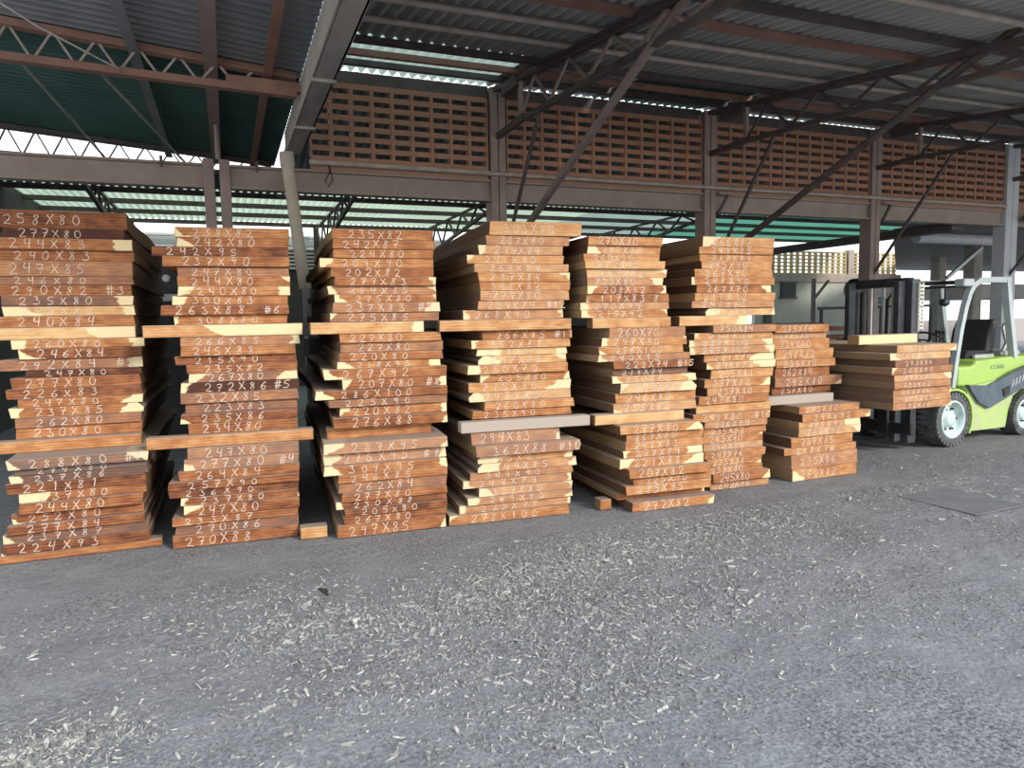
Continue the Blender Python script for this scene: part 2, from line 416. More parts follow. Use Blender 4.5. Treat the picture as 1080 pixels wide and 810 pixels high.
post_words = ['double brown steel post behind the two leftmost stacks', 'brown steel post rising behind the fourth stack',
              'brown steel post rising behind the sixth stack', 'brown steel post just left of the forklift mast',
              'pale blue grey post behind the forklift cab']
for i, x in enumerate(POSTS):
    r = empty('steel_post', (x, WALL_Y, 0), 0, post_words[i], 'post', 'posts along the back wall')
    m = PALE_POST if i == 4 else POST
    top = 4.55 if i else 3.42
    w = 0.085
    for s in (-1, 1):
        c = MB()
        a, b = (s * w - 0.058, s * w + 0.058) if i in (0,) else (s * 0.055 - 0.05, s * 0.055 + 0.05)
        if i == 4: a, b = s * 0.085 - 0.08, s * 0.085 + 0.08
        c.box((a, -0.10, 0), (b, 0.14, top), bevel=0.008)
        c.build('channel', m, r)
    MB().box((-0.2, -0.16, 0), (0.2, 0.2, 0.02)).build('base_plate', DARK_STEEL, r)
    if i in (2, 3):
        c = MB(); c.bar((0.12, -0.12, 3.06), (0.30, -0.12, 3.345), 0.035); c.build('corbel_brace', DARK_STEEL, r)
        c = MB(); c.box((0.11, -0.17, 3.345), (0.34, -0.085, 3.375)); c.build('bracket', BROWN, r)
    if i == 0:
        MB().tube([(0.02, -0.06, 3.42), (0.02, -0.06, left_roof_z(-.02) - .13)], 0.028, 8).build('upper_stub', POST, r)

b = empty('wall_beam', (0, WALL_Y, 0), 0, 'long brown grey steel beam under the brick screens, across the whole wall', 'beam')
spans = [-6.0] + [q for p in POSTS for q in (p - (0.145 if p < 1 else 0.17 if p > 13 else 0.108), p + (0.145 if p < 1 else 0.17 if p > 13 else 0.108))] + [17.2]
for a_, b_ in zip(spans[0::2], spans[1::2]):
    g = MB(); vs = [(-0.075, 3.10), (0.075, 3.10), (0.075, 3.125), (0.02, 3.13), (0.02, 3.34), (0.075, 3.345), (0.075, 3.37), (-0.075, 3.37), (-0.075, 3.345), (-0.02, 3.34), (-0.02, 3.13), (-0.075, 3.125)]
    g.add([(a_, p, q) for p, q in vs] + [(b_, p, q) for p, q in vs], [tuple(range(12)), tuple(range(23, 11, -1))] + [(i, (i + 1) % 12, 12 + (i + 1) % 12, 12 + i) for i in range(12)])
    g.build('beam_length', BROWN, b)
g = MB(); g.tube([(1.0, -0.14, 3.44), (13.25, -0.14, 3.44)], 0.03, 8); g.build('ledge_pipe', PIPE_PALE, b)
for x in (-2.6, -0.6, 0.4): MB().box((x, -0.1, 3.30), (x + 0.03, -0.075, 3.42)).build('clip', DARK_STEEL, b)

def brick_screen(x0, x1, words):
    r = empty('brick_screen', (x0, WALL_Y, 3.40), 0, words, 'brick screen', 'openwork brick screens above the beam')
    L = x1 - x0
    rows, z0, top = 7, 0.115, 0.985
    ph = (top - z0) / rows
    g = MB()
    for k in range(rows + 1):
        z = z0 + k * ph
        # course with a sloping lip: closed prism along x
        prof = [(-0.055, z - 0.036), (-0.055, z + 0.030), (0.055, z + 0.022), (0.055, z - 0.008)]
        vs = [(0, p, q) for p, q in prof] + [(L, p, q) for p, q in prof]
        g.add(vs, [(0, 1, 2, 3), (7, 6, 5, 4)] + [(i, (i + 1) % 4, 4 + (i + 1) % 4, 4 + i) for i in range(4)])
    n = max(2, int(round(L / 0.262)))
    for k in range(n + 1):
        x = L * k / n
        g.box((max(0, x - 0.02), -0.066, z0), (min(L, x + 0.02), 0.05, top))
    if words.find('leftmost') < 0:
        pass
    g.build('openwork', BRICK, r)
    g = MB(); g.box((0, -0.06, -0.025), (L, 0.06, z0 - 0.02)); g.build('solid_band', MORTAR, r)
    g = MB(); g.box((0, -0.05, top + 0.02), (L, 0.07, 1.16)); g.build('head_beam', DARK_STEEL, r)
brick_screen(1.03, 3.28, 'brown openwork brick screen beside the gutter, leftmost of the row')
brick_screen(3.54, 6.64, 'openwork brick screen between the posts behind the fourth and sixth stacks')
brick_screen(6.90, 9.97, 'openwork brick screen above the sixth and seventh stacks, left of forklift')
brick_screen(10.23, 13.28, 'openwork brick screen above the forklift')
brick_screen(13.66, 17.0, 'openwork brick screen right of the pale blue post, cut by frame')

# drain pipe leaning down from the gutter end
r = empty('drain_pipe', (0.66, 8.78, 0), 0, 'leaning dusty cream drain pipe coming down from the gutter', 'pipe')
MB().tube([(0.08, 0, 3.515), (0.09, 0, 3.3), (0.14, 0, 2.8), (0.22, -0.02, 1.95)], 0.07, 14).build('downpipe', PVC, r)
MB().tube([(0.079, 0, 3.515), (0.085, 0, 3.36)], 0.082, 14).build('socket', PVC, r)
g = MB(); g.box((0.19, -0.06, 0), (0.27, 0.02, 1.96)); g.build('steel_rail', GALV, r)
for z in (1.62, 1.4): MB().box((0.2, -0.1, z), (0.33, -0.06, z + 0.05)).build('bracket', GALV, r)
# hanging hook of wire beside the pipe
c = MB(); c.tube([(1.22, 8.86, 3.42), (1.23, 8.84, 3.34), (1.17, 8.84, 3.22), (1.21, 8.84, 3.16), (1.26, 8.84, 3.24), (1.23, 8.85, 3.40)], 0.008, 6)
tag(c.build('wire_loop', BLACK), 'small loop of black wire hanging on the beam beside the drain pipe', 'wire')

# ------------------------------------------------------------------ purlins, rafters, trusses
pur = [(8.55, 'b'), (8.05, 'b'), (7.5, 'b'), (6.75, 'p'), (6.12, 'p'), (5.5, 'b'), (4.9, 'b'), (4.25, 'p'), (3.6, 'b'), (2.95, 'b')]
ordw = ['first', 'second', 'third', 'fourth', 'fifth', 'sixth', 'seventh', 'eighth', 'ninth', 'tenth']
for i, (y, k) in enumerate(pur):
    z = roof_z(y) - 0.085
    g = MB()
    if k == 'p':
        g.tube([(0.98, y, z + 0.012), (12, y, z + 0.012), (24, y, z + 0.012)], 0.03, 8); m, w = PIPE_PALE, 'pale weathered pipe purlin'
    else:
        g.box((0.98, y - 0.018, z - 0.012), (24, y + 0.018, z + 0.05)); g.box((0.98, y - 0.018, z - 0.018), (24, y + 0.04, z - 0.010)); m, w = RUST if i % 2 else DARK_STEEL, 'rusty steel purlin'
    tag(g.build('purlin', m), '%s under the large right roof, %s from the brick wall' % (w, ordw[i]), 'purlin', 'purlins of the right roof')

NODES = [(8.12, 'v'), (7.70, 't'), (7.31, 'b'), (6.83, 't'), (6.42, 'b'), (5.93, 't'), (5.52, 'b'), (5.06, 't'), (4.80, 'b'), (4.2, 't'), (3.85, 'b'), (3.3, 't')]
ztop = lambda y: 4.53 - 0.125 * (9 - y)
def zbot(y): return 3.94 - (0.045 * (8.2 - y) if y < 8.2 else -0.0)
def truss(x, words, long_brace):
    r = empty('roof_truss', (x, 0, 0), 0, words, 'roof truss', 'welded trusses under the right roof')
    m = DARK_STEEL
    for s in (-1, 1):
        MB().bar((s * 0.035, 8.95, ztop(8.95)), (s * 0.035, 2.8, ztop(2.8)), 0.05, 0.065).build('top_chord', m, r)
    MB().bar((0, 8.92, 3.93), (0, 8.0, 3.95), 0.07, 0.07).build('bottom_chord', m, r)
    MB().bar((0, 8.05, zbot(8.05)), (0, 2.8, zbot(2.8)), 0.06, 0.055).build('bottom_chord', m, r)
    MB().bar((0, 8.13, zbot(8.13)), (0, 8.13, ztop(8.13)), 0.05).build('king_post', POST, r)
    MB().box((-0.07, 8.12, ztop(8.4) - .12), (0.07, 8.6, ztop(8.4) + .02)).build('gusset', m, r)
    pts = [(8.13, zbot(8.13) + .02)] + [(y, ztop(y) - .03 if k == 't' else zbot(y) + .02) for y, k in NODES[1:]]
    for (ya, za), (yb, zb) in zip(pts, pts[1:]):
        MB().bar((0, ya, za), (0, yb, zb), 0.028).build('web_bar', POST if x < 4 else m, r)
    MB().bar((0, 8.92, 2.12 if x < 9 else 2.2), (0, 7.58, 3.88), 0.036).build('knee_brace', m, r)
    if long_brace:
        MB().tube([(0.0, 8.93, 2.26), (0, 5.2, 3.84), (0, 4.2, 4.20)], 0.042, 10).build('long_brace', BRACE if x < 4 else m, r)
truss(3.41, 'roof truss with long brown tube brace, nearest the gutter', True)
truss(6.77, 'dark roof truss with long brace, springing from the post behind the sixth stack', True)
truss(10.10, 'dark roof truss springing from the post left of the forklift', False)
truss(13.47, 'dark roof truss springing from the pale blue post', False)

def left_truss(y, words, dz, mat):
    r = empty('lattice_girder', (0, y, 0), 0, words, 'lattice girder', 'lattice girders under the left roof')
    zt = lambda x: left_roof_z(x) - 0.075
    zb = lambda x: 3.72 - 0.035 * (x + 1.58) + dz
    for s in (-1, 1):
        MB().bar((-5.5, s * 0.03, zt(-5.5)), (0.70, s * 0.03, zt(0.70)), 0.045, 0.06).build('top_chord', mat, r)
    MB().bar((-5.5, 0, zb(-5.5)), (0.70, 0, zb(0.70)), 0.10, 0.06).build('bottom_chord', mat, r)
    x, up = -2.6, True
    while x < 0.25:
        x2 = x + 0.155
        MB().bar((x, 0, zb(x) if up else zt(x)), (x2, 0, zt(x2) if up else zb(x2)), 0.018).build('web_bar', PIPE_PALE if dz == 0 else DARK_STEEL, r)
        x, up = x2, not up
    MB().bar((0.1, 0, zb(0.1) + .05), (0.9, 0, zb(0.9) + .06), 0.09, 0.08).build('end_plate', mat, r)
left_truss(7.0, 'rust red lattice girder under the left roof, nearer one, ending on the gutter', 0, RUST)
left_truss(10.85, 'dark lattice girder behind the wall beam against bright sky, left', -0.02, DARK_STEEL)

for (x, w, m, wd) in ((-0.02, 0.075, POST, 'wide brown rafter under the left roof in line with the double post'),
                      (0.45, 0.036, RUST, 'narrow red rafter under the left roof beside the gutter'),
                      (-0.62, 0.045, ROOF_DARK, 'narrow dark rafter under the left roof, left of the wide one')):
    g = MB(); z = left_roof_z(x)
    g.box((x - w / 2, 2.7, z - 0.12), (x + w / 2, 11.1, z - 0.04)); g.box((x - w / 2 - .02, 2.7, z - 0.125), (x + w / 2 + .02, 11.1, z - 0.112))
    tag(g.build('rafter', m), wd, 'rafter', 'rafters of the left roof')
for (a, b_, wd) in (((-0.92, 7.15, 3.74), (-0.35, 10.75, 3.66), 'thin grey tie rod under the green-lit sheets, right one of two'),
                    ((-1.5, 7.15, 3.78), (-1.35, 10.75, 3.72), 'thin grey tie rod under the green-lit sheets, left one of two')):
    tag(MB().tube([a, b_], 0.016, 6).build('tie_rod', GALV), wd, 'tie rod')
tag(MB().tube([(-1.6, 6.2, 3.98), (-1.2, 6.4, 3.78), (-0.74, 6.95, 3.70)], 0.007, 6).build('cable', LOUVRE),
    'thin pale cable hanging across the left girder', 'cable')

# ------------------------------------------------------------------ the hall behind
tag(corrugated('ceiling', ROOF_DARK, 0.95, 26, 9.14, 13.7, lambda x, y: 4.60 - 0.7 * (y - 9.14) / 4.56), kind='structure')
tag(corrugated('ceiling', ROOF_DARK, -3.2, 0.95, 12.1, 13.7, lambda x, y: 3.88), kind='structure')
for i, (x0, x1, m) in enumerate(((-3.2, 7.6, SKYLIGHT), (7.6, 11.0, SKYLIGHT_DIM), (11.0, 19.0, SKYLIGHT_GREEN))):
    tag(corrugated('skylight_sheet', m, x0, x1, 13.7, 17.7, lambda x, y: 3.9, 'y', 0.13, 0.02, 0),
        ['pale translucent roof sheets of the hall behind the first five stacks', 'dull translucent roof sheets of the hall behind the sixth stack',
         'bright green translucent roof sheets of the hall beyond the sixth stack'][i], 'skylight', 'translucent roof sheets of the back hall')
for i, y in enumerate((13.75, 14.95, 16.2, 17.6)):
    g = MB(); g.box((-3.2, y - 0.05, 3.79), (19.0, y + 0.035, 3.872))
    tag(g.build('purlin', DARK_STEEL), 'dark purlin under translucent sheets of the back hall, %s from the beam' % ordw[i], 'purlin', 'purlins of the back hall')
for i, x in enumerate((-1.85, 2.1, 4.7, 9.5)):
    r = empty('hall_truss', (x, 0, 0), 0, 'dark slanting truss under the back hall roof, above the %s' % ('leftmost stack', 'third stack', 'fourth stack', 'fifth and sixth stacks')[i], 'roof truss', 'trusses of the back hall')
    MB().bar((0, 12.2, 3.785), (0, 17.8, 3.785), 0.045).build('top_chord', DARK_STEEL, r)
    MB().bar((0, 12.2, 3.66), (0, 17.8, 3.1), 0.06).build('bottom_chord', DARK_STEEL, r)
    MB().bar((0, 17.85, 0), (0, 17.85, 3.86), 0.12).build('upright', DARK_STEEL, r)
    for k in range(5):
        y = 13 + k
        MB().bar((0, y, 3.66 - .1 * (y - 12.2)), (0, y + .5, 3.775), 0.035).build('web_bar', DARK_STEEL, r)
        MB().bar((0, y + .5, 3.775), (0, y + 1, 3.66 - .1 * (y - 11.2)), 0.035).build('web_bar', DARK_STEEL, r)
# dark end and side of the back hall
tag(MB().box((-3.3, 9.6, 0), (-3.2, 17.9, 3.9)).build('wall_left', DARK_BOARD), kind='structure')
tag(MB().box((-3.3, 18.2, 0), (12.6, 18.3, 3.36)).build('wall_back', DARK_BOARD), kind='structure')
g = MB()
for k in range(22): x = -3.2 + k * 0.72; g.box((x, 18.2, 3.36), (x + 0.06, 18.28, 3.62))
g.box((-3.3, 18.2, 3.60), (12.6, 18.28, 3.66)); g.box((-3.3, 18.22, 3.37), (12.6, 18.24, 3.60))
tag(g.build('trim_2', LOUVRE), kind='structure')
r = empty('louvre_panel', (1.9, 18.12, 2.75), 0, 'pale horizontal slats of a louvre far behind the drain pipe', 'louvre')
g = MB()
for k in range(7): g.box((-1.5, 0, 0.09 * k + 0.1), (0.45, 0.05, 0.09 * k + 0.15))
g.build('slats', LOUVRE, r)
g = MB(); g.box((-1.55, -0.02, 0.03), (-1.48, 0.08, 0.76)); g.box((0.45, -0.02, 0.03), (0.52, 0.08, 0.76)); g.build('frame', DARK_STEEL, r)

# dark saw cabinet seen in the gap between the first two stacks
r = empty('saw_cabinet', (-0.75, 10.2, 0), 0, 'dark machine cabinet with white plates in the gap between first two stacks', 'machine')
MB().box((-0.5, 0, 0), (0.5, 0.7, 2.45), bevel=0.03).build('body', BLACK, r)
MB().box((-0.02, -0.02, 1.86), (0.2, 0.0, 1.95)).build('name_plate', GALV, r)
MB().box((0.0, -0.02, 1.76), (0.22, 0.0, 1.80)).build('name_plate', LOUVRE, r)
MB().tube([(0.3, -0.08, 0.2), (0.3, -0.1, 1.3), (0.1, -0.1, 1.5), (-0.1, -0.1, 1.5)], 0.035, 8).build('hose', MAST, r)
MB().lathe([(0.0, 0), (0.05, 0), (0.05, 0.05)], (0.06, -0.03, 2.15), 12).build('lamp', GLASS, r)
r = empty('drive_unit', (1.02, 8.35, 0), 0, 'dark motor unit on a stand in the gap between second and third stacks', 'machine')
MB().box((-0.16, -0.1, 0), (-0.06, 0.2, 1.15), bevel=0.01).box((0.08, -0.1, 0), (0.18, 0.2, 1.15), bevel=0.01).build('stand', BLACK, r)
MB().box((-0.2, -0.15, 1.15), (0.22, 0.25, 1.4), bevel=0.03).build('motor_box', MAST, r)
MB().lathe([(0.0, 0), (0.09, 0), (0.11, 0.03), (0.11, 0.08)], (-0.02, -0.24, 1.05), 18).build('pulley', BLACK, r)

# right side of the back hall
tag(MB().box((12.3, 9.2, 3.02), (12.6, 17.0, 3.16)).build('eave_beam', DARK_STEEL), 'dark eave beam running back behind the forklift post', 'beam')
g = MB(); pg = [(12.5, 9.25), (36, 9.25), (36, 20), (23.8, 20), (12.5, 10.6)]
g.add([(x, y, 3.16) for x, y in pg] + [(x, y, 3.22) for x, y in pg], [(0, 1, 2, 3, 4), (9, 8, 7, 6, 5)] + [(i, (i + 1) % 5, 5 + (i + 1) % 5, 5 + i) for i in range(5)]); tag(g.build('ceiling', ROOF_DARK), kind='structure')
g = MB(); g.tube([(12.9, 10.4, 3.04), (15.4, 10.4, 3.04)], 0.11, 14); tag(g.build('duct_pipe', PALE_POST), 'pale blue grey pipe under the eave, left of the pale post', 'pipe')
tag(MB().bar((13.68, 8.8, 3.24), (16.5, 8.6, 3.1), 0.12, 0.10).build('tie_beam', DARK_STEEL), 'dark beam reaching right from the pale post out of frame', 'beam')
# far building: plaster wall, band, backlit block screen
tag(MB().box((15.4, 18.0, 0), (21.6, 18.15, 2.58)).build('wall_far', PLASTER), kind='structure')
tag(MB().box((15.4, 17.94, 2.58), (21.6, 18.2, 2.84)).build('trim_3', BROWN), kind='structure')
r = empty('block_screen', (15.9, 18.05, 2.84), 0, 'far yellowish block screen with light behind, above the grey plaster wall', 'block screen')
g = MB()
for k in range(7): g.box((0, 0, k * 0.115), (5.6, 0.1, k * 0.115 + 0.045))
for k in range(23): x = k * 0.25; g.box((x, -0.01, 0), (x + 0.05, 0.11, 0.72))
g.build('blocks', worn('yellow_block', (0.55, 0.43, 0.24), (0.45, 0.34, 0.2), 0.8, 0, 6), r)
g = MB(); g.box((3.35, -0.06, -0.05), (3.6, 0.15, 0.8)); g.build('pier', BROWN, r)
tag(MB().box((15.75, 17.9, 0), (16.0, 18.0, 3.7)).build('corner_post', DARK_STEEL), 'dark corner post of the far building beside the sixth stack', 'post')
r = empty('wall_opening', (16.7, 17.95, 2.1), 0, 'small dark window in the far plaster wall', 'window')
MB().box((-0.3, 0, 0), (0.3, 0.04, 0.45)).build('pane', BLACK, r)
MB().box((-0.36, -0.02, -0.05), (0.36, 0.05, 0.0)).box((-0.36, -0.02, 0.45), (0.36, 0.05, 0.5)).build('frame', DARK_STEEL, r)
r = empty('forked_post', (15.6, 15.8, 0), 0, 'thin dark forked post before the far plaster wall', 'post')
MB().bar((0, 0, 0), (0, 0, 2.55), 0.09).build('upright', DARK_STEEL, r)
MB().bar((0, 0, 1.95), (0.55, 0, 2.5), 0.06).build('strut', DARK_STEEL, r)
r = empty('guard_rail', (14.2, 14.2, 0), 0, 'black horizontal rail across the far hall, left of the forklift', 'rail')
MB().bar((0, 0, 1.69), (4.2, 0, 1.73), 0.07).build('rail', BLACK, r)
for x in (0.1, 2.2, 4.1): MB().bar((x, 0, 0), (x, 0, 1.69), 0.06).build('upright', BLACK, r)
# open yard further back
tag(MB().box((21, 24, 0), (46, 24.2, 1.15)).build('wall_yard', worn('faded_pink_wall', (0.42, 0.33, 0.30), (0.36, 0.34, 0.33), 0.9, 0, 1.0)), kind='structure')
r = empty('grey_canopy', (23.2, 15.6, 0), 0, 'grey sheet canopy on posts in the yard behind the forklift cab', 'canopy')
MB().box((-1.1, 0, 1.95), (3.6, 2.6, 2.40)).build('roof_sheet', ROOF, r)
for x in (-0.9, 3.3): MB().bar((x, 0.2, 0), (x, 0.2, 1.95), 0.12).build('upright', POST, r)
for i, (x, y) in enumerate(((19.6, 15.0), (17.3, 12.3))):
    tag(MB().box((x, y, 0), (x + 0.32, y + 0.3, 3.2), bevel=0.02).build('hall_post', CONCRETE), ('pale grey post seen between mast and cab of the forklift', 'pale grey post far behind the forklift mast')[i], 'post')
tag(MB().bar((16.2, 12.2, 2.35), (17.4, 12.2, 3.12), 0.07).build('hall_brace', GALV), 'thin pale brace behind the forklift mast', 'brace')

# pile of dark red boards on a bench behind the seventh stack
r = empty('board_bench', (9.15, 9.7, 0), 0, 'low dark bench carrying the far pile of boards', 'bench')
MB().box((-0.9, 0, 0.95), (1.3, 0.7, 1.02)).build('bench_top', DARK_STEEL, r)
for x in (-0.8, 1.2):
    for y in (0.08, 0.62): MB().bar((x, y, 0), (x, y, 0.95), 0.07).build('leg', DARK_STEEL, r)
z = 1.02
for k, (m, x0, x1, wd) in enumerate(((LOUVRE, -0.6, 1.0, 'pale board, lowest of the far pile behind the seventh stack'), (RED_BOARD, -0.75, 1.2, 'red brown board second from bottom of far pile'),
                                     (LOUVRE, -0.5, 0.9, 'pale grey board in the middle of the far pile'), (RED_BOARD, -0.85, 1.25, 'reddish board second from top of far pile'),
                                     (RED_BOARD, -0.9, 0.8, 'dark red board on top of far pile'))):
    tag(MB().box((9.15 + x0, 9.72 + 0.02 * k, z), (9.15 + x1, 10.3 + 0.02 * (k % 2), z + 0.075), bevel=0.008).build('board', m), wd, 'board', 'boards on the far bench')
    z += 0.085 if False else 0.075

# teal machine half hidden behind the post
r = empty('teal_machine', (11.2, 10.05, 0), 0, 'teal machine with round black drum, half hidden behind the post left of forklift', 'machine')
MB().box((-0.5, -0.2, 0), (0.5, 0.5, 1.15), bevel=0.04).build('body', TEAL, r)
MB().tube([(-0.42, -0.1, 1.15), (-0.42, -0.1, 1.62), (-0.34, -0.1, 1.74), (-0.2, -0.1, 1.78), (0.3, -0.1, 1.78)], 0.06, 10).build('frame_tube', TEAL, r)
MB().lathe([(0.0, -0.2), (0.16, -0.2), (0.21, -0.12), (0.21, 0.2), (0.16, 0.28), (0.0, 0.28)], (0.0, 0.1, 2.0), 24).build('drum', BLACK, r)
MB().bar((0.0, 0.1, 1.1), (0.0, 0.1, 1.85), 0.14).build('drum_stand', BLACK, r)
# ------------------------------------------------------------------ hand chalked figures
GLYPH = {
    '0': [[(.3, 1), (.08, .82), (.0, .45), (.12, .08), (.34, 0), (.55, .2), (.58, .6), (.46, .92), (.3, 1)]],
    '1': [[(.2, .8), (.36, 1), (.3, 0)]],
    '2': [[(0, .8), (.14, .98), (.4, 1), (.56, .78), (.42, .45), (0, 0), (.3, .04), (.64, 0)]],
    '3': [[(.05, .95), (.5, .95), (.24, .56), (.52, .44), (.58, .2), (.34, 0), (0, .08)]],
    '4': [[(.14, 1), (0, .45), (.56, .5)], [(.52, 1), (.44, 0)]],
    '5': [[(.6, 1), (.12, .98), (.06, .56), (.38, .6), (.58, .36), (.44, .04), (0, .05)]],
    '6': [[(.5, 1), (.14, .64), (0, .28), (.16, 0), (.46, .06), (.54, .32), (.32, .48), (.06, .32)]],
    '7': [[(0, .94), (.6, 1), (.4, .6), (.24, 0)], [(.12, .5), (.52, .54)]],
    '8': [[(.52, .82), (.3, 1), (.1, .82), (.46, .36), (.4, .04), (.14, .02), (.06, .22), (.3, .5), (.52, .82)]],
    '9': [[(.52, .86), (.26, 1), (.04, .76), (.18, .52), (.46, .66), (.54, .94), (.44, .4), (.36, 0)]],
    'X': [[(.04, .95), (.6, .05)], [(.58, 1), (0, 0)]],
    '#': [[(.2, 1), (.12, 0)], [(.46, 1), (.38, 0)], [(0, .66), (.62, .7)], [(0, .3), (.6, .34)]],
}
def chalk_mesh(items, rng, w, zmax):
    """items: (text, x, z, height); flat strokes on the plane y = -0.0012"""
    g = MB()
    for text, x0, z0, h, adv in items:
        x = x0
        for ch in text:
            hh = h * rng.uniform(.85, 1.08); dz = rng.uniform(-.05, .05) * h; sl = rng.uniform(-.08, .16)
            for st in GLYPH[ch]:
                pts = [Vector((x + (px + sl * (pz - .5)) * (hh * .55 + .032) + rng.uniform(-.02, .02) * hh, z0 + dz + (pz + rng.uniform(-.04, .04)) * hh)) for px, pz in st]
                # round the corners once
                q = [pts[0]]
                for a, b in zip(pts, pts[1:]): q += [a.lerp(b, .25), a.lerp(b, .75)]
                q.append(pts[-1])
                q = [Vector((p.x, min(max(p.y, .005), zmax - .005))) for p in q]
                for a, b in zip(q, q[1:]):
                    d = b - a
                    if d.length < 1e-5: continue
                    d.normalize(); ww = w * rng.uniform(.7, 1.1) / 2
                    n = Vector((-d.y, d.x)) * ww; a2, b2 = a - d * ww * .7, b + d * ww * .7
                    g.add([(p.x, -0.0012, p.y) for p in (a2 - n, b2 - n, b2 + n, a2 + n)], [(0, 1, 2, 3)])
            x += adv * rng.uniform(.9, 1.08)
    return g

# ------------------------------------------------------------------ slabs
def slab_mesh(w, h, L, rng, wane):
    """sawn slab with waney long edges; front end face on y = 0, origin bottom middle"""
    ST = [0, 0.004] + [L * k / 7 for k in range(1, 7)] + [L - 0.004, L]
    c = 0.004
    cl, cr = c, c
    p1, p2 = rng.uniform(0, 6), rng.uniform(0, 6)
    tiltl, tiltr = rng.uniform(-.010, .010), rng.uniform(-.010, .010)
    rings = []
    wl = h * .55 if 'l' in wane else c
    wr = h * .55 if 'r' in wane else c
    for k, y in enumerate(ST):
        e = 0.003 if k in (0, len(ST) - 1) else 0.0
        f = min(1, y / 0.5)
        dl = f * (0.012 * sin(y * 2.1 + p1) + 0.006 * sin(y * 6 + p2)); dr = f * (0.012 * sin(y * 1.8 + p2) + 0.006 * sin(y * 5 + p1))
        a, b = -w / 2 + dl + e, w / 2 + dr - e
        z0, z1 = e * .7 + .0004, h - e * .7 - .0004
        rings.append([(a + c + max(0, tiltl), y, z0), (b - c - max(0, tiltr), y, z0), (b - max(0, tiltr), y, z0 + c), (b - max(0, -tiltr), y, z1 - wr),
                      (b - wr * 1.1 - max(0, -tiltr) if 'r' in wane else b - c - max(0, -tiltr), y, z1), (a + (wl * 1.1 if 'l' in wane else c) + max(0, -tiltl), y, z1), (a + max(0, -tiltl), y, z1 - wl), (a + max(0, tiltl), y, z0 + c)])
    g = MB(); n = 8
    vs = [p for r in rings for p in r]
    fs = [(i * n + k, i * n + (k + 1) % n, (i + 1) * n + (k + 1) % n, (i + 1) * n + k) for i in range(len(rings) - 1) for k in range(n)]
    fs += [tuple(range(n))[::-1], tuple((len(rings) - 1) * n + k for k in range(n))]
    g.add(vs, fs)
    return g

def props(o, tone, sl, sr, w, rng, dust=0.0, side=None):
    o['tone'] = float(tone); o['sap_left'] = float(sl) if sl > 0 else -1.0; o['sap_right'] = float(sr) if sr > 0 else -1.0
    o['half_width'] = w / 2; o['seed'] = rng.uniform(0, 40); o['dust'] = float(dust)
    o['side_tone'] = rng.choice((0.0, 0.05, 0.15, 0.3, 0.6, 0.9)) if side is None else float(side)

STACK = {1: ((-1.0, 5.47), 0), 2: ((-.02, 5.33), -3), 3: ((1.07, 5.08), -3), 4: ((1.97, 5.05), -4), 5: ((3.29, 4.84), -3), 6: ((4.18, 5.10), -2), 7: ((5.2, 5.08), 0)}
STACK_WORDS = {1: 'leftmost stack', 2: 'second stack from left', 3: 'third stack from left', 4: 'fourth stack from left',
               5: 'fifth stack from left', 6: 'sixth stack from left', 7: 'low seventh stack'}
BUNDLE_WORDS = {'t': 'top bundle', 'm': 'middle bundle', 'b': 'bottom bundle'}
ORD = ['topmost', 'second down', 'third down', 'fourth down', 'fifth down', 'sixth down', 'seventh down', 'eighth down', 'ninth down', 'lowest']

def stack_point(st, s, back):
    (x, y), yaw = STACK[st]; a = radians(yaw)
    return x + s * cos(a) - back * sin(a), y + s * sin(a) + back * cos(a), a

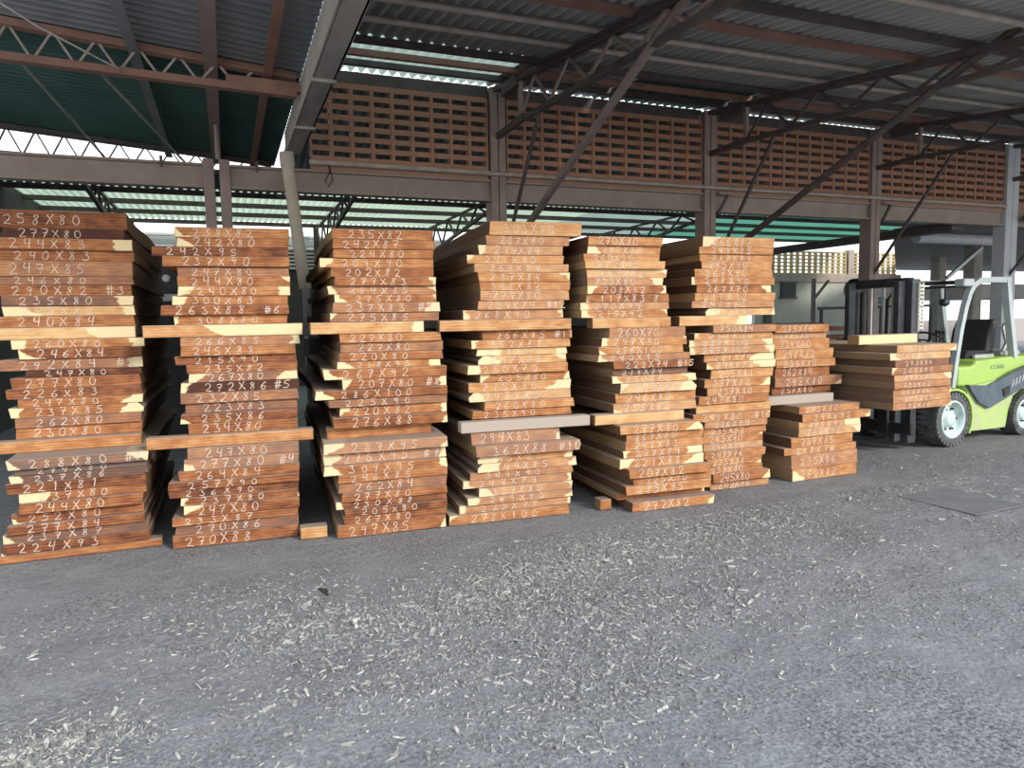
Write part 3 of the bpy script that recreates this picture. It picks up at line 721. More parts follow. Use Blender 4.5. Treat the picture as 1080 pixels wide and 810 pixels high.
# stack, bundle, bottom z, top z, left, right (metres along the stack's front), set-back, chalk text, bundle mark, tone, pale edge left, right
SLABS = [
    (1, 't', 2.234, 2.356, -0.489, 0.371, 0.36, '258X80', '', 0.75, 0, 0.0),
    (1, 't', 2.164, 2.234, -0.383, 0.35, 0.36, '277X80', '', 1, 0, 0),
    (1, 't', 2.085, 2.164, -0.459, 0.401, 0.36, '244X83', '', 0.55, 0, 0.12),
    (1, 't', 2.009, 2.085, -0.456, 0.404, 0.36, '240X83', '', 0.5, 0, 0.0),
    (1, 't', 1.903, 2.009, -0.469, 0.391, 0.36, '247X85', '', 0.5, 0, 0.0),
    (1, 't', 1.846, 1.903, -0.466, 0.394, 0.36, '246X80', '', 0.5, 0, 0),
    (1, 't', 1.767, 1.846, -0.486, 0.374, 0.36, '290X82', '#3', 0.55, 0, 0),
    (1, 't', 1.699, 1.767, -0.42, 0.386, 0.36, '235X80', '', 0.8, 0, 0.1),
    (1, 't', 1.628, 1.699, -0.424, 0.39, 0.36, '245X80', '', 0.1, 0.2, 0.1),
    (1, 't', 1.55, 1.628, -0.478, 0.385, 0.36, '240X84', '', 0.5, 0, 0),
    (1, 'm', 1.402, 1.466, -0.377, 0.442, 0.33, '260X80', '', 0.4, 0.1, 0.1),
    (1, 'm', 1.331, 1.402, -0.339, 0.422, 0.33, '246X84', '', 0.7, 0.06, 0),
    (1, 'm', 1.253, 1.331, -0.464, 0.42, 0.33, '292X84', '#2', 0.65, 0, 0.08),
    (1, 'm', 1.203, 1.253, -0.313, 0.405, 0.33, '247X80', '', 0.95, 0, 0),
    (1, 'm', 1.124, 1.203, -0.406, 0.401, 0.33, '277X80', '', 0.5, 0, 0),
    (1, 'm', 1.056, 1.124, -0.436, 0.405, 0.33, '226X83', '', 0.6, 0.0, 0),
    (1, 'm', 0.996, 1.056, -0.37, 0.409, 0.33, '247X80', '', 0.5, 0, 0.1),
    (1, 'm', 0.926, 0.996, -0.428, 0.409, 0.33, '237X85', '', 0.45, 0.08, 0.13),
    (1, 'm', 0.854, 0.926, -0.393, 0.392, 0.33, '262X80', '', 0.55, 0, 0),
    (1, 'm', 0.778, 0.854, -0.398, 0.391, 0.33, '230X80', '', 0.5, 0, 0),
    (1, 'b', 0.628, 0.695, -0.373, 0.459, 0, '288X80', '#1', 0.8, 0.06, 0.1),
    (1, 'b', 0.584, 0.628, -0.336, 0.437, 0, '274X80', '', 1, 0, 0),
    (1, 'b', 0.533, 0.584, -0.373, 0.442, 0, '237X86', '', 0.85, 0.06, 0),
    (1, 'b', 0.463, 0.533, -0.395, 0.43, 0, '221X81', '', 0.75, 0.0, 0),
    (1, 'b', 0.396, 0.463, -0.329, 0.426, 0, '237X80', '', 0.65, 0.18, 0.0),
    (1, 'b', 0.322, 0.396, -0.333, 0.406, 0, '244X80', '', 0.6, 0, 0),
    (1, 'b', 0.255, 0.322, -0.386, 0.402, 0, '252X80', '', 0.6, 0.04, 0),
    (1, 'b', 0.192, 0.255, -0.404, 0.406, 0, '277X84', '', 0.65, 0, 0),
    (1, 'b', 0.132, 0.192, -0.437, 0.425, 0, '237X87', '', 0.75, 0.04, 0),
    (1, 'b', 0.055, 0.132, -0.453, 0.428, 0, '224X93', '', 0.75, 0.02, 0),
    (2, 't', 2.159, 2.23, -0.298, 0.465, 0.14, '238X82', '', 0.5, 0.06, 0),
    (2, 't', 2.09, 2.159, -0.285, 0.462, 0.14, '242X80', '', 0.55, 0.07, 0),
    (2, 't', 2.027, 2.09, -0.441, 0.459, 0.14, '242X95', '', 0.65, 0, 0),
    (2, 't', 1.955, 2.027, -0.378, 0.459, 0.14, '237X90', '', 0.6, 0, 0),
    (2, 't', 1.889, 1.955, -0.291, 0.453, 0.14, '247X80', '', 0.55, 0, 0),
    (2, 't', 1.818, 1.889, -0.291, 0.458, 0.14, '244X80', '', 0.5, 0, 0.03),
    (2, 't', 1.751, 1.818, -0.294, 0.455, 0.14, '240X80', '', 0.5, 0.08, 0.08),
    (2, 't', 1.688, 1.751, -0.334, 0.436, 0.14, '300X83', '', 0.5, 0.1, 0),
    (2, 't', 1.617, 1.688, -0.408, 0.441, 0.14, '263X88', '#6', 0.6, 0.0, 0),
    (2, 't', 1.55, 1.617, -0.333, 0.43, 0.14, '308X80', '', 0.5, 0.04, 0),
    (2, 'm', 1.4, 1.466, -0.295, 0.508, 0.12, '266X85', '', 0.5, 0, 0.06),
    (2, 'm', 1.33, 1.4, -0.298, 0.474, 0.12, '245X88', '', 0.55, 0, 0),
    (2, 'm', 1.269, 1.33, -0.341, 0.479, 0.12, '215X90', '', 0.65, 0, 0),
    (2, 'm', 1.206, 1.269, -0.269, 0.484, 0.12, '235X82', '', 0.6, 0, 0),
    (2, 'm', 1.143, 1.206, -0.258, 0.481, 0.12, '267X80', '', 0.65, 0.1, 0.12),
    (2, 'm', 1.071, 1.143, -0.314, 0.486, 0.12, '272X86', '#5', 0.95, 0.08, 0),
    (2, 'm', 0.996, 1.071, -0.315, 0.483, 0.12, '232X85', '', 0.65, 0, 0),
    (2, 'm', 0.925, 0.996, -0.291, 0.472, 0.12, '223X83', '', 0.6, 0, 0),
    (2, 'm', 0.855, 0.925, -0.325, 0.469, 0.12, '235X86', '', 0.65, 0.03, 0),
    (2, 'm', 0.778, 0.855, -0.276, 0.466, 0.12, '234X80', '', 0.6, 0, 0),
    (2, 'b', 0.617, 0.695, -0.28, 0.462, 0, '247X80', '', 0.55, 0, 0),
    (2, 'b', 0.538, 0.617, -0.31, 0.463, 0, '277X80', '#4', 0.55, 0.03, 0),
    (2, 'b', 0.469, 0.538, -0.347, 0.463, 0, '264X84', '', 0.6, 0, 0),
    (2, 'b', 0.408, 0.469, -0.415, 0.457, 0, '257X90', '', 0.65, 0, 0.0),
    (2, 'b', 0.355, 0.408, -0.414, 0.45, 0, '236X90', '', 0.8, 0, 0),
    (2, 'b', 0.299, 0.355, -0.341, 0.452, 0, '237X80', '', 0.7, 0.05, 0.02),
    (2, 'b', 0.219, 0.299, -0.323, 0.449, 0, '247X80', '', 0.6, 0.04, 0),
    (2, 'b', 0.158, 0.219, -0.401, 0.441, 0, '233X87', '', 0.65, 0, 0),
    (2, 'b', 0.089, 0.158, -0.387, 0.438, 0, '270X86', '', 0.7, 0, 0),
    (2, 'b', -0.0, 0.089, -0.405, 0.434, 0, '270X88', '', 0.7, 0.0, 0),
    (3, 't', 2.146, 2.221, -0.35, 0.393, 0.16, '235X82', '', 0.55, 0, 0),
    (3, 't', 2.076, 2.146, -0.35, 0.399, 0.16, '242X87', '', 0.55, 0, 0),
    (3, 't', 2.011, 2.076, -0.348, 0.389, 0.16, '224X80', '', 0.5, 0, 0),
    (3, 't', 1.944, 2.011, -0.443, 0.387, 0.16, '209X90', '', 0.45, 0.08, 0),
    (3, 't', 1.876, 1.944, -0.368, 0.386, 0.16, '202X82', '', 0.55, 0, 0),
    (3, 't', 1.812, 1.876, -0.349, 0.4, 0.16, '277X83', '', 0.5, 0, 0.03),
    (3, 't', 1.75, 1.812, -0.398, 0.406, 0.16, '274X85', '', 0.45, 0.06, 0.05),
    (3, 't', 1.69, 1.75, -0.351, 0.404, 0.16, '275X80', '', 0.5, 0.06, 0.03),
    (3, 't', 1.618, 1.69, -0.371, 0.427, 0.16, '237X83', '#9', 0.55, 0, 0.1),
    (3, 't', 1.55, 1.618, -0.388, 0.42, 0.16, '275X85', '', 0.55, 0.02, 0),
    (3, 'm', 1.399, 1.466, -0.33, 0.424, 0.14, '227X80', '', 0.5, 0, 0),
    (3, 'm', 1.328, 1.399, -0.325, 0.438, 0.14, '227X80', '', 0.5, 0, 0),
    (3, 'm', 1.263, 1.328, -0.335, 0.436, 0.14, '220X80', '', 0.5, 0, 0),
    (3, 'm', 1.21, 1.263, -0.353, 0.418, 0.14, '218X95', '', 0.45, 0.1, 0.12),
    (3, 'm', 1.133, 1.21, -0.455, 0.462, 0.14, '267X92', '', 0.5, 0.09, 0),
    (3, 'm', 1.058, 1.133, -0.321, 0.46, 0.14, '207X80', '#8', 0.6, 0.06, 0.06),
    (3, 'm', 0.993, 1.058, -0.52, 0.458, 0.14, '286X100', '', 0.6, 0.1, 0),
    (3, 'm', 0.931, 0.993, -0.425, 0.456, 0.14, '225X90', '', 0.6, 0, 0),
    (3, 'm', 0.856, 0.931, -0.349, 0.457, 0.14, '220X82', '', 0.55, 0.04, 0.04),
    (3, 'm', 0.778, 0.856, -0.4, 0.452, 0.14, '276X88', '', 0.65, 0.0, 0.02),
    (3, 'b', 0.616, 0.695, -0.484, 0.415, 0, '287X95', '', 0.5, 0.1, 0.03),
    (3, 'b', 0.534, 0.616, -0.488, 0.412, 0, '276X95', '#7', 0.5, 0.12, 0.06),
    (3, 'b', 0.464, 0.534, -0.49, 0.41, 0, '309X95', '', 0.45, 0.1, 0.06),
    (3, 'b', 0.405, 0.464, -0.393, 0.409, 0, '246X85', '', 0.55, 0, 0),
    (3, 'b', 0.329, 0.405, -0.391, 0.407, 0, '262X84', '', 0.55, 0.0, 0),
    (3, 'b', 0.267, 0.329, -0.375, 0.405, 0, '277X80', '', 0.55, 0.0, 0),
    (3, 'b', 0.212, 0.267, -0.412, 0.403, 0, '230X88', '', 0.7, 0.04, 0),
    (3, 'b', 0.156, 0.212, -0.356, 0.402, 0, '205X80', '', 0.75, 0, 0),
    (3, 'b', 0.092, 0.156, -0.366, 0.4, 0, '267X80', '', 0.65, 0, 0),
    (3, 'b', -0.0, 0.092, -0.408, 0.393, 0, '297X85', '', 0.5, 0.0, 0.05),
    (4, 't', 2.192, 2.298, -0.092, 0.674, 0.12, '303X80', '', 0.35, 0, 0),
    (4, 't', 2.118, 2.192, -0.114, 0.578, 0.12, '287X80', '', 0.4, 0, 0),
    (4, 't', 2.043, 2.118, -0.179, 0.519, 0.12, '244X84', '', 0.4, 0.06, 0),
    (4, 't', 1.976, 2.043, -0.266, 0.53, 0.12, '241X90', '', 0.35, 0.05, 0),
    (4, 't', 1.912, 1.976, -0.21, 0.567, 0.12, '267X84', '', 0.4, 0, 0),
    (4, 't', 1.842, 1.912, -0.186, 0.577, 0.12, '287X84', '', 0.4, 0.0, 0.03),
    (4, 't', 1.772, 1.842, -0.171, 0.584, 0.12, '346X82', '', 0.4, 0.0, 0),
    (4, 't', 1.694, 1.772, -0.17, 0.569, 0.12, '277X80', '', 0.4, 0, 0),
    (4, 't', 1.625, 1.694, -0.191, 0.516, 0.12, '224X74', '#12', 0.35, 0.0, 0),
    (4, 't', 1.55, 1.625, -0.301, 0.526, 0.12, '268X90', '', 0.4, 0.03, 0.03),
    (4, 'm', 1.392, 1.466, -0.157, 0.594, 0.13, '266X85', '#11', 0.6, 0.0, 0),
    (4, 'm', 1.325, 1.392, -0.246, 0.575, 0.13, '362X88', '', 0.4, 0.06, 0),
    (4, 'm', 1.269, 1.325, -0.205, 0.556, 0.13, '219X89', '', 0.2, 0.2, 0.1),
    (4, 'm', 1.2, 1.269, -0.19, 0.551, 0.13, '247X80', '', 0.3, 0.15, 0.06),
    (4, 'm', 1.129, 1.2, -0.284, 0.551, 0.13, '250X70', '', 0.4, 0.12, 0),
    (4, 'm', 1.061, 1.129, -0.176, 0.581, 0.13, '235X80', '', 0.5, 0.05, 0.05),
    (4, 'm', 0.986, 1.061, -0.27, 0.589, 0.13, '215X90', '', 0.35, 0.0, 0.18),
    (4, 'm', 0.911, 0.986, -0.272, 0.588, 0.13, '247X80', '', 0.3, 0.12, 0),
    (4, 'm', 0.843, 0.911, -0.155, 0.606, 0.13, '260X80', '', 0.45, 0, 0),
    (4, 'm', 0.778, 0.843, -0.25, 0.587, 0.13, '235X90', '', 0.5, 0, 0),
    (4, 'b', 0.598, 0.695, -0.292, 0.441, 0, '294X83', '', 0.6, 0.0, 0.03),
    (4, 'b', 0.514, 0.598, -0.273, 0.581, 0, '362X88', '#10', 0.65, 0, 0),
    (4, 'b', 0.454, 0.514, -0.25, 0.538, 0, '245X90', '', 0.4, 0.22, 0.06),
    (4, 'b', 0.383, 0.454, -0.251, 0.574, 0, '244X85', '', 0.4, 0.2, 0.06),
    (4, 'b', 0.326, 0.383, -0.31, 0.546, 0, '344X90', '', 0.5, 0.0, 0),
    (4, 'b', 0.265, 0.326, -0.366, 0.527, 0, '244X74', '', 0.45, 0.06, 0.06),
    (4, 'b', 0.197, 0.265, -0.247, 0.53, 0, '327X80', '', 0.45, 0.12, 0.04),
    (4, 'b', 0.139, 0.197, -0.339, 0.526, 0, '249X80', '', 0.4, 0.1, 0.04),
    (4, 'b', 0.075, 0.139, -0.398, 0.516, 0, '225X77', '', 0.45, 0.06, 0.04),
    (4, 'b', 0.0, 0.075, -0.485, 0.497, 0, '278X100', '', 0.55, 0.03, 0),
    (5, 't', 2.119, 2.189, -0.64, 0.03, 0.15, '270X80', '', 0.4, 0.0, 0),
    (5, 't', 2.054, 2.119, -0.641, 0.021, 0.15, '237X80', '', 0.3, 0.1, 0),
    (5, 't', 1.999, 2.054, -0.672, 0.012, 0.15, '260X90', '', 0.45, 0, 0),
    (5, 't', 1.935, 1.999, -0.671, 0.045, 0.15, '272X85', '', 0.2, 0.0, 0),
    (5, 't', 1.866, 1.935, -0.653, 0.077, 0.15, '245X82', '', 0.25, 0.0, 0.06),
    (5, 't', 1.804, 1.866, -0.652, 0.031, 0.15, '235X80', '', 0.35, 0.0, 0.13),
    (5, 't', 1.738, 1.804, -0.654, 0.059, 0.15, '208X92', '', 0.6, 0.06, 0.03),
    (5, 't', 1.67, 1.738, -0.661, 0.09, 0.15, '117X83', '8', 0.75, 0.03, 0.0),
    (5, 't', 1.612, 1.67, -0.711, 0.092, 0.15, '270X94', '', 0.35, 0.04, 0),
    (5, 't', 1.55, 1.612, -0.709, 0.068, 0.15, '215X92', '', 0.4, 0.05, 0.03),
    (5, 'm', 1.389, 1.466, -0.473, 0.229, 0.12, '260X70', '', 0.5, 0.0, 0),
    (5, 'm', 1.32, 1.389, -0.544, 0.239, 0.12, '297X80', '', 0.4, 0.04, 0.03),
    (5, 'm', 1.254, 1.32, -0.579, 0.201, 0.12, '276X100', '', 0.4, 0.05, 0),
    (5, 'm', 1.198, 1.254, -0.579, 0.27, 0.12, '240X95', '', 0.5, 0.05, 0),
    (5, 'm', 1.136, 1.198, -0.448, 0.269, 0.12, '222X74', '#15', 0.6, 0.0, 0),
    (5, 'm', 1.078, 1.136, -0.431, 0.26, 0.12, '217X74', '', 0.85, 0.0, 0),
    (5, 'm', 1.018, 1.078, -0.449, 0.337, 0.12, '260X82', '', 0.35, 0.08, 0.12),
    (5, 'm', 0.937, 1.018, -0.387, 0.328, 0.12, '243X80', '', 0.15, 0.06, 0.15),
    (5, 'm', 0.854, 0.937, -0.414, 0.338, 0.12, '246X80', '', 0.4, 0.0, 0),
    (5, 'm', 0.778, 0.854, -0.441, 0.339, 0.12, '235X82', '', 0.35, 0.02, 0),
    (5, 'b', 0.623, 0.695, -0.45, 0.317, 0, '277X80', '', 0.45, 0.0, 0.12),
    (5, 'b', 0.558, 0.623, -0.38, 0.347, 0, '267X80', '', 0.5, 0, 0),
    (5, 'b', 0.486, 0.558, -0.389, 0.338, 0, '241X83', '', 0.4, 0.0, 0.0),
    (5, 'b', 0.424, 0.486, -0.407, 0.339, 0, '227X84', '', 0.35, 0.06, 0.16),
    (5, 'b', 0.345, 0.424, -0.451, 0.33, 0, '221X88', '', 0.4, 0.1, 0.14),
    (5, 'b', 0.27, 0.345, -0.39, 0.359, 0, '207X82', '', 0.5, 0.0, 0.0),
    (5, 'b', 0.204, 0.27, -0.337, 0.408, 0, '225X90', '', 0.5, 0.0, 0.0),
    (5, 'b', 0.128, 0.204, -0.399, 0.399, 0, '285X95', '', 0.4, 0.0, 0.0),
    (5, 'b', 0.075, 0.128, -0.435, 0.39, 0, '', '', 0.6, 0.0, 0.03),
    (5, 'b', 0.0, 0.075, -0.364, 0.405, 0, '272X82', '', 0.4, 0.0, 0.05),
    (6, 't', 2.143, 2.231, -0.358, 0.401, 0.02, '266X82', '', 0.3, 0.12, 0),
    (6, 't', 2.082, 2.143, -0.392, 0.391, 0.02, '247X85', '', 0.45, 0.0, 0.0),
    (6, 't', 2.022, 2.082, -0.371, 0.403, 0.02, '287X84', '', 0.45, 0.0, 0),
    (6, 't', 1.953, 2.022, -0.365, 0.383, 0.02, '245X90', '', 0.35, 0, 0),
    (6, 't', 1.883, 1.953, -0.44, 0.384, 0.02, '267X90', '', 0.4, 0, 0),
    (6, 't', 1.816, 1.883, -0.476, 0.396, 0.02, '247X90', '', 0.45, 0.05, 0),
    (6, 't', 1.748, 1.816, -0.419, 0.371, 0.02, '267X70', '', 0.55, 0.0, 0.1),
    (6, 't', 1.677, 1.748, -0.439, 0.41, 0.02, '217X92', '', 0.35, 0, 0),
    (6, 't', 1.618, 1.677, -0.469, 0.4, 0.02, '248X85', '', 0.4, 0, 0),
    (6, 't', 1.55, 1.618, -0.317, 0.428, 0.02, '272X80', '', 0.25, 0.14, 0.05),
    (6, 'm', 1.401, 1.466, -0.268, 0.399, 0.0, '250X84', '', 0.45, 0.0, 0),
    (6, 'm', 1.342, 1.401, -0.44, 0.389, 0.0, '266X80', '', 0.35, 0.04, 0),
    (6, 'm', 1.284, 1.342, -0.5, 0.39, 0.0, '237X103', '', 0.4, 0.05, 0.1),
    (6, 'm', 1.217, 1.284, -0.511, 0.387, 0.0, '277X100', '', 0.4, 0.05, 0.1),
    (6, 'm', 1.149, 1.217, -0.348, 0.404, 0.0, '221X74', '', 0.35, 0.0, 0.25),
    (6, 'm', 1.084, 1.149, -0.337, 0.406, 0.0, '246X72', '', 0.35, 0.04, 0.2),
    (6, 'm', 0.998, 1.084, -0.279, 0.396, 0.0, '235X81', '', 0.35, 0.0, 0.0),
    (6, 'm', 0.922, 0.998, -0.351, 0.346, 0.0, '277X82', '', 0.4, 0.0, 0.06),
    (6, 'm', 0.849, 0.922, -0.326, 0.348, 0.0, '237X80', '', 0.4, 0.0, 0.0),
    (6, 'm', 0.778, 0.849, -0.41, 0.336, 0.0, '247X80', '', 0.45, 0.0, 0.0),
    (6, 'b', 0.626, 0.695, -0.469, 0.352, 0, '248X80', '#16', 0.45, 0.0, 0),
    (6, 'b', 0.562, 0.626, -0.348, 0.327, 0, '226X84', '', 0.5, 0.0, 0),
    (6, 'b', 0.493, 0.562, -0.335, 0.341, 0, '235X82', '', 0.5, 0.0, 0),
    (6, 'b', 0.42, 0.493, -0.347, 0.304, 0, '243X70', '', 0.45, 0.0, 0.03),
    (6, 'b', 0.359, 0.42, -0.341, 0.3, 0, '240X84', '', 0.4, 0.0, 0),
    (6, 'b', 0.291, 0.359, -0.351, 0.312, 0, '247X76', '', 0.45, 0.0, 0),
    (6, 'b', 0.22, 0.291, -0.321, 0.269, 0, '235X88', '', 0.4, 0.0, 0.03),
    (6, 'b', 0.154, 0.22, -0.357, 0.283, 0, '237X80', '', 0.5, 0.0, 0),
    (6, 'b', 0.072, 0.154, -0.259, 0.363, 0, '245X80', '', 0.55, 0.0, 0.06),
    (6, 'b', 0.0, 0.072, -0.27, 0.377, 0, '242X76', '', 0.5, 0.0, 0),
    (7, 't', 1.375, 1.45, -0.371, 0.307, 0.3, '235X84', '', 0.45, 0.0, 0.0),
    (7, 't', 1.311, 1.375, -0.383, 0.31, 0.3, '277X86', '', 0.4, 0.0, 0),
    (7, 't', 1.215, 1.311, -0.368, 0.355, 0.3, '224X80', '', 0.45, 0.0, 0),
    (7, 't', 1.116, 1.215, -0.353, 0.387, 0.3, '246X82', '', 0.4, 0.0, 0),
    (7, 't', 1.038, 1.116, -0.351, 0.396, 0.3, '235X80', '', 0.5, 0.0, 0),
    (7, 't', 0.945, 1.038, -0.349, 0.335, 0.3, '262X84', '', 0.7, 0.0, 0),
    (7, 't', 0.852, 0.945, -0.361, 0.484, 0.3, '242X80', '', 0.6, 0.0, 0.05),
    (7, 't', 0.778, 0.852, -0.359, 0.384, 0.3, '257X80', '', 0.75, 0.0, 0),
    (7, 'b', 0.626, 0.695, -0.319, 0.431, 0, '245X80', '', 0.4, 0.0, 0),
    (7, 'b', 0.553, 0.626, -0.306, 0.549, 0, '247X92', '', 0.45, 0.0, 0.03),
    (7, 'b', 0.488, 0.553, -0.331, 0.436, 0, '226X82', '', 0.3, 0.0, 0.2),
    (7, 'b', 0.41, 0.488, -0.335, 0.439, 0, '267X91', '', 0.35, 0.0, 0.08),
    (7, 'b', 0.315, 0.41, -0.412, 0.356, 0, '237X85', '', 0.4, 0.0, 0.0),
    (7, 'b', 0.245, 0.315, -0.489, 0.402, 0, '248X76', '', 0.45, 0.0, 0),
    (7, 'b', 0.114, 0.245, -0.408, 0.405, 0, '235X86', '', 0.45, 0.0, 0),
    (7, 'b', -0.0, 0.114, -0.392, 0.41, 0, '260X82', '', 0.4, 0.12, 0),
]
def tone_word(t, sl, sr):
    if t < .22: return 'pale straw'
    if sl + sr > .17: return 'pale-edged'
    return 'tan' if t < .37 else 'orange-brown' if t < .58 else 'red-brown' if t < .8 else 'dark maroon'

READ = {1: '258X80 244X83 240X83 247X85 292X84 260X80 226X83 262X80 230X80 288X80 244X80 252X80 237X87 224X93'.split(),
        2: '242X95 237X90 244X80 300X83 308X80 266X85 245X88 272X86 234X80 277X80 264X84 270X86 270X88'.split(),
        3: '235X82 242X87 220X80 286X100 287X95 276X95 262X84 297X85'.split(),
        4: '303X80 287X80 267X84 287X84 346X82 266X85 362X88'.split()}
count = {}
for row in SLABS: count[row[:2]] = count.get(row[:2], 0) + 1
seen = {}
for st, bu, z0, z1, x0, x1, back, text, mark, tone, sl, sr in SLABS:
    i = seen.get((st, bu), 0); seen[(st, bu)] = i + 1
    rng = random.Random(st * 1000 + ord(bu) * 17 + i)
    w, h = x1 - x0, z1 - z0
    L = int(text[:3]) / 100 if text else 2.4
    L = max(2.05, min(2.7, L))
    jut = rng.uniform(-.022, .022)
    if (st, bu, i) in ((4, 'b', 1), (5, 'b', 5), (5, 'b', 9), (1, 'b', 0)): jut = -.05
    if (st, bu, i) == (5, 'b', 8): jut = 0.07
    X, Y, a = stack_point(st, (x0 + x1) / 2, back + jut)
    wane = ''
    if tone < .3 or sl > .1: wane += 'l' if rng.random() < .25 else ''
    if sr > .1: wane += 'r' if rng.random() < .3 else ''
    o = slab_mesh(w, h, L, rng, wane).build('wood_slab', WOOD)
    o.location = (X, Y, z0); o.rotation_euler = (0, 0, a + radians(rng.uniform(-.5, .5)))
    dust = 0.2 if (bu == 'b' and i < 2 and st < 5) or text == '294X83' else rng.choice((0, 0, 0, .12))
    side = None
    if st == 1: side = rng.uniform(0, .35)
    props(o, tone + rng.uniform(-.08, .08) + (.08 if st < 4 else .0), sl if sl else -1, sr if sr else -1, w, rng, dust, side)
    n = count[(st, bu)]
    pos = ORD[i] if i < n - 1 else 'lowest'
    bw = BUNDLE_WORDS[bu] if st < 7 else {'t': 'upper bundle', 'b': 'lower bundle'}[bu]
    look = tone_word(tone, sl, sr)
    chalked = ' chalked %s,' % text if text in READ.get(st, '') and text else ','
    tag(o, '%s slab%s %s in %s of %s' % (look, chalked, pos, bw, STACK_WORDS[st]), 'wood slab', 'slabs in the %s of the %s' % (bw, STACK_WORDS[st]))
    if text:
        hh = min(h * (.78 if st < 5 else .84), .068)
        adv = w * .57 / max(6, len(text))
        items = [(text, -w / 2 + w * rng.uniform(.10, .17) + (sl if 0 < sl < .12 else 0) * .5, (h - hh) * .5, hh, adv)]
        if mark:
            mk = [(mark, w / 2 - w * rng.uniform(.17, .21), (h - hh) * .5, hh, adv * .8)]
            chalk_mesh(mk, rng, .0075, h).build('bundle_mark', CHALK, o)
        chalk_mesh(items, rng, .0060 if st < 4 else .0062 if st == 4 else .0075, h).build('chalk_figures', CHALK, o)

# bearers between the bundles: stack, left, right, bottom z, top z, set-back, words, tone
BEARERS = [
    (1, -.60, .385, 1.466, 1.55, .35, 'pale bearer timber between top and middle bundles of the leftmost stack', .08, .3),
    (1, -.60, .39, .695, .778, .24, 'brown bearer timber between middle and bottom bundles of the leftmost stack', .45, 0),
    (2, -.525, .53, 1.466, 1.55, .10, 'long half pale bearer timber below the top bundle of the second stack', .3, .62),
    (2, -.54, .57, .695, .778, .05, 'long orange bearer timber above the bottom bundle of the second stack', .42, 0),
    (3, -.53, .29, 1.466, 1.55, .12, 'tan bearer timber below the top bundle of the third stack', .22, .1),
    (3, -.44, .34, .695, .778, .19, 'brown bearer timber above the bottom bundle of the third stack', .5, 0),
    (4, -.50, .57, 1.466, 1.55, .08, 'pale yellow bearer timber below the top bundle of the fourth stack', .3, 0),
    (4, -.37, .69, .695, .778, .0, 'weathered grey bearer timber jutting right above the bottom bundle of the fourth stack', .3, 0),
    (5, -.62, -.01, 1.466, 1.55, .12, 'tan bearer timber below the top bundle of the fifth stack', .25, 0),
    (5, .06, .20, 1.466, 1.55, .30, 'short tan block beside the bearer below the top bundle of the fifth stack', .35, 0),
    (5, -.62, .20, .695, .778, .09, 'pale tan bearer timber above the bottom bundle of the fifth stack', .15, 0),
    (6, -.60, .11, 1.466, 1.55, .0, 'straw coloured bearer timber below the top bundle of the sixth stack', .12, .12),
    (6, -.42, .38, .695, .778, .01, 'tan bearer timber above the bottom bundle of the sixth stack', .3, 0),
    (7, -.57, .30, .695, .778, .2, 'weathered grey bearer timber between the two bundles of the low seventh stack', .3, 0),
    (1, -.60, .50, 0.0, .055, .01, 'thin brown bearer timber on the ground under the leftmost stack', .6, 0),
    (3, -.66, -.47, 0.0, .085, .08, 'short pale timber block on the ground at left foot of the third stack', .3, 0),
    (5, -.57, -.47, 0.0, .085, .1, 'short brown timber block on the ground at left foot of the fifth stack', .6, 0),
]
for st, s0, s1, z0, z1, back, words, tone, sap in BEARERS:
    rng = random.Random(words)
    X, Y, a = stack_point(st, (s0 + s1) / 2, back)
    w = s1 - s0
    g = MB(); g.box((-w / 2, 0, 0), (w / 2, 0.11, z1 - z0), bevel=0.005)
    o = g.build('bearer_timber', WOOD)
    o.location = (X, Y, z0); o.rotation_euler = (0, 0, a)
    props(o, tone, -1, sap if sap else -1, w, rng, 0.9 if 'grey' in words else 0.0, tone)
    tag(o, words, 'bearer', 'bearer timbers of the stacks')
# ------------------------------------------------------------------ forklift (local x runs back from the front wheel, y away from the camera)
FK = empty('forklift', (7.60, 5.63, 0), radians(5), 'lime green and grey forklift carrying a load of slabs at the right', 'forklift')
FW = 1.15
def wheel(cu, r, width, v0, near):
    s = 1 if near else -1
    y0 = v0 if near else v0 + width
    cz = r
    ty = MB()
    ty.lathe([(r * .66, .01 * s), (r * .74, 0), (r * .93, .005 * s), (r * .975, .03 * s), (r * .975, (width - .03) * s), (r * .93, (width - .005) * s), (r * .66, width * s)], (cu, y0, cz), 40)
    nl = 30
    for k in range(nl):
        a = 2 * pi * k / nl
        M = Matrix.Translation((cu, y0, cz)) @ Matrix.Rotation(-a, 4, 'Y')
        for q in (0, 1):
            lo, hi = (0.0, width * .46) if q == 0 else (width * .54, width)
            if s < 0: lo, hi = -hi, -lo
            tw = r * .065
            M2 = M @ Matrix.Rotation(2 * pi / nl * .5 * q, 4, 'Y')
            ty.box((r * .90, lo, -tw), (r * 1.0, hi, tw), M2)
    t = ty.build('tyre', TYRE, FK)
    rm = MB()
    rm.lathe([(r * .70, .005 * s), (r * .68, -.004 * s), (r * .62, 0.0), (r * .60, .045 * s), (r * .52, .075 * s), (r * .30, .085 * s), (r * .28, .03 * s), (r * .13, .02 * s), (0, .02 * s)], (cu, y0, cz), 36)
    rm.lathe([(r * .70, .01 * s), (r * .70, (width - .02) * s), (r * .2, (width - .02) * s), (r * .2, .08 * s)], (cu, y0, cz), 36)
    ro = rm.build('rim', RIM, t)
    for k in range(6):
        a = 2 * pi * k / 6
        nu = MB(); nu.lathe([(0, .045 * s), (r * .05, .045 * s), (r * .05, .08 * s)], (cu + cos(a) * r * .42, y0, cz + sin(a) * r * .42), 6, False)
        nu.build('wheel_nut', MAST, t)
wheel(0.09, 0.315, 0.24, 0.0, True); wheel(0.09, 0.315, 0.24, FW - 0.24, False)
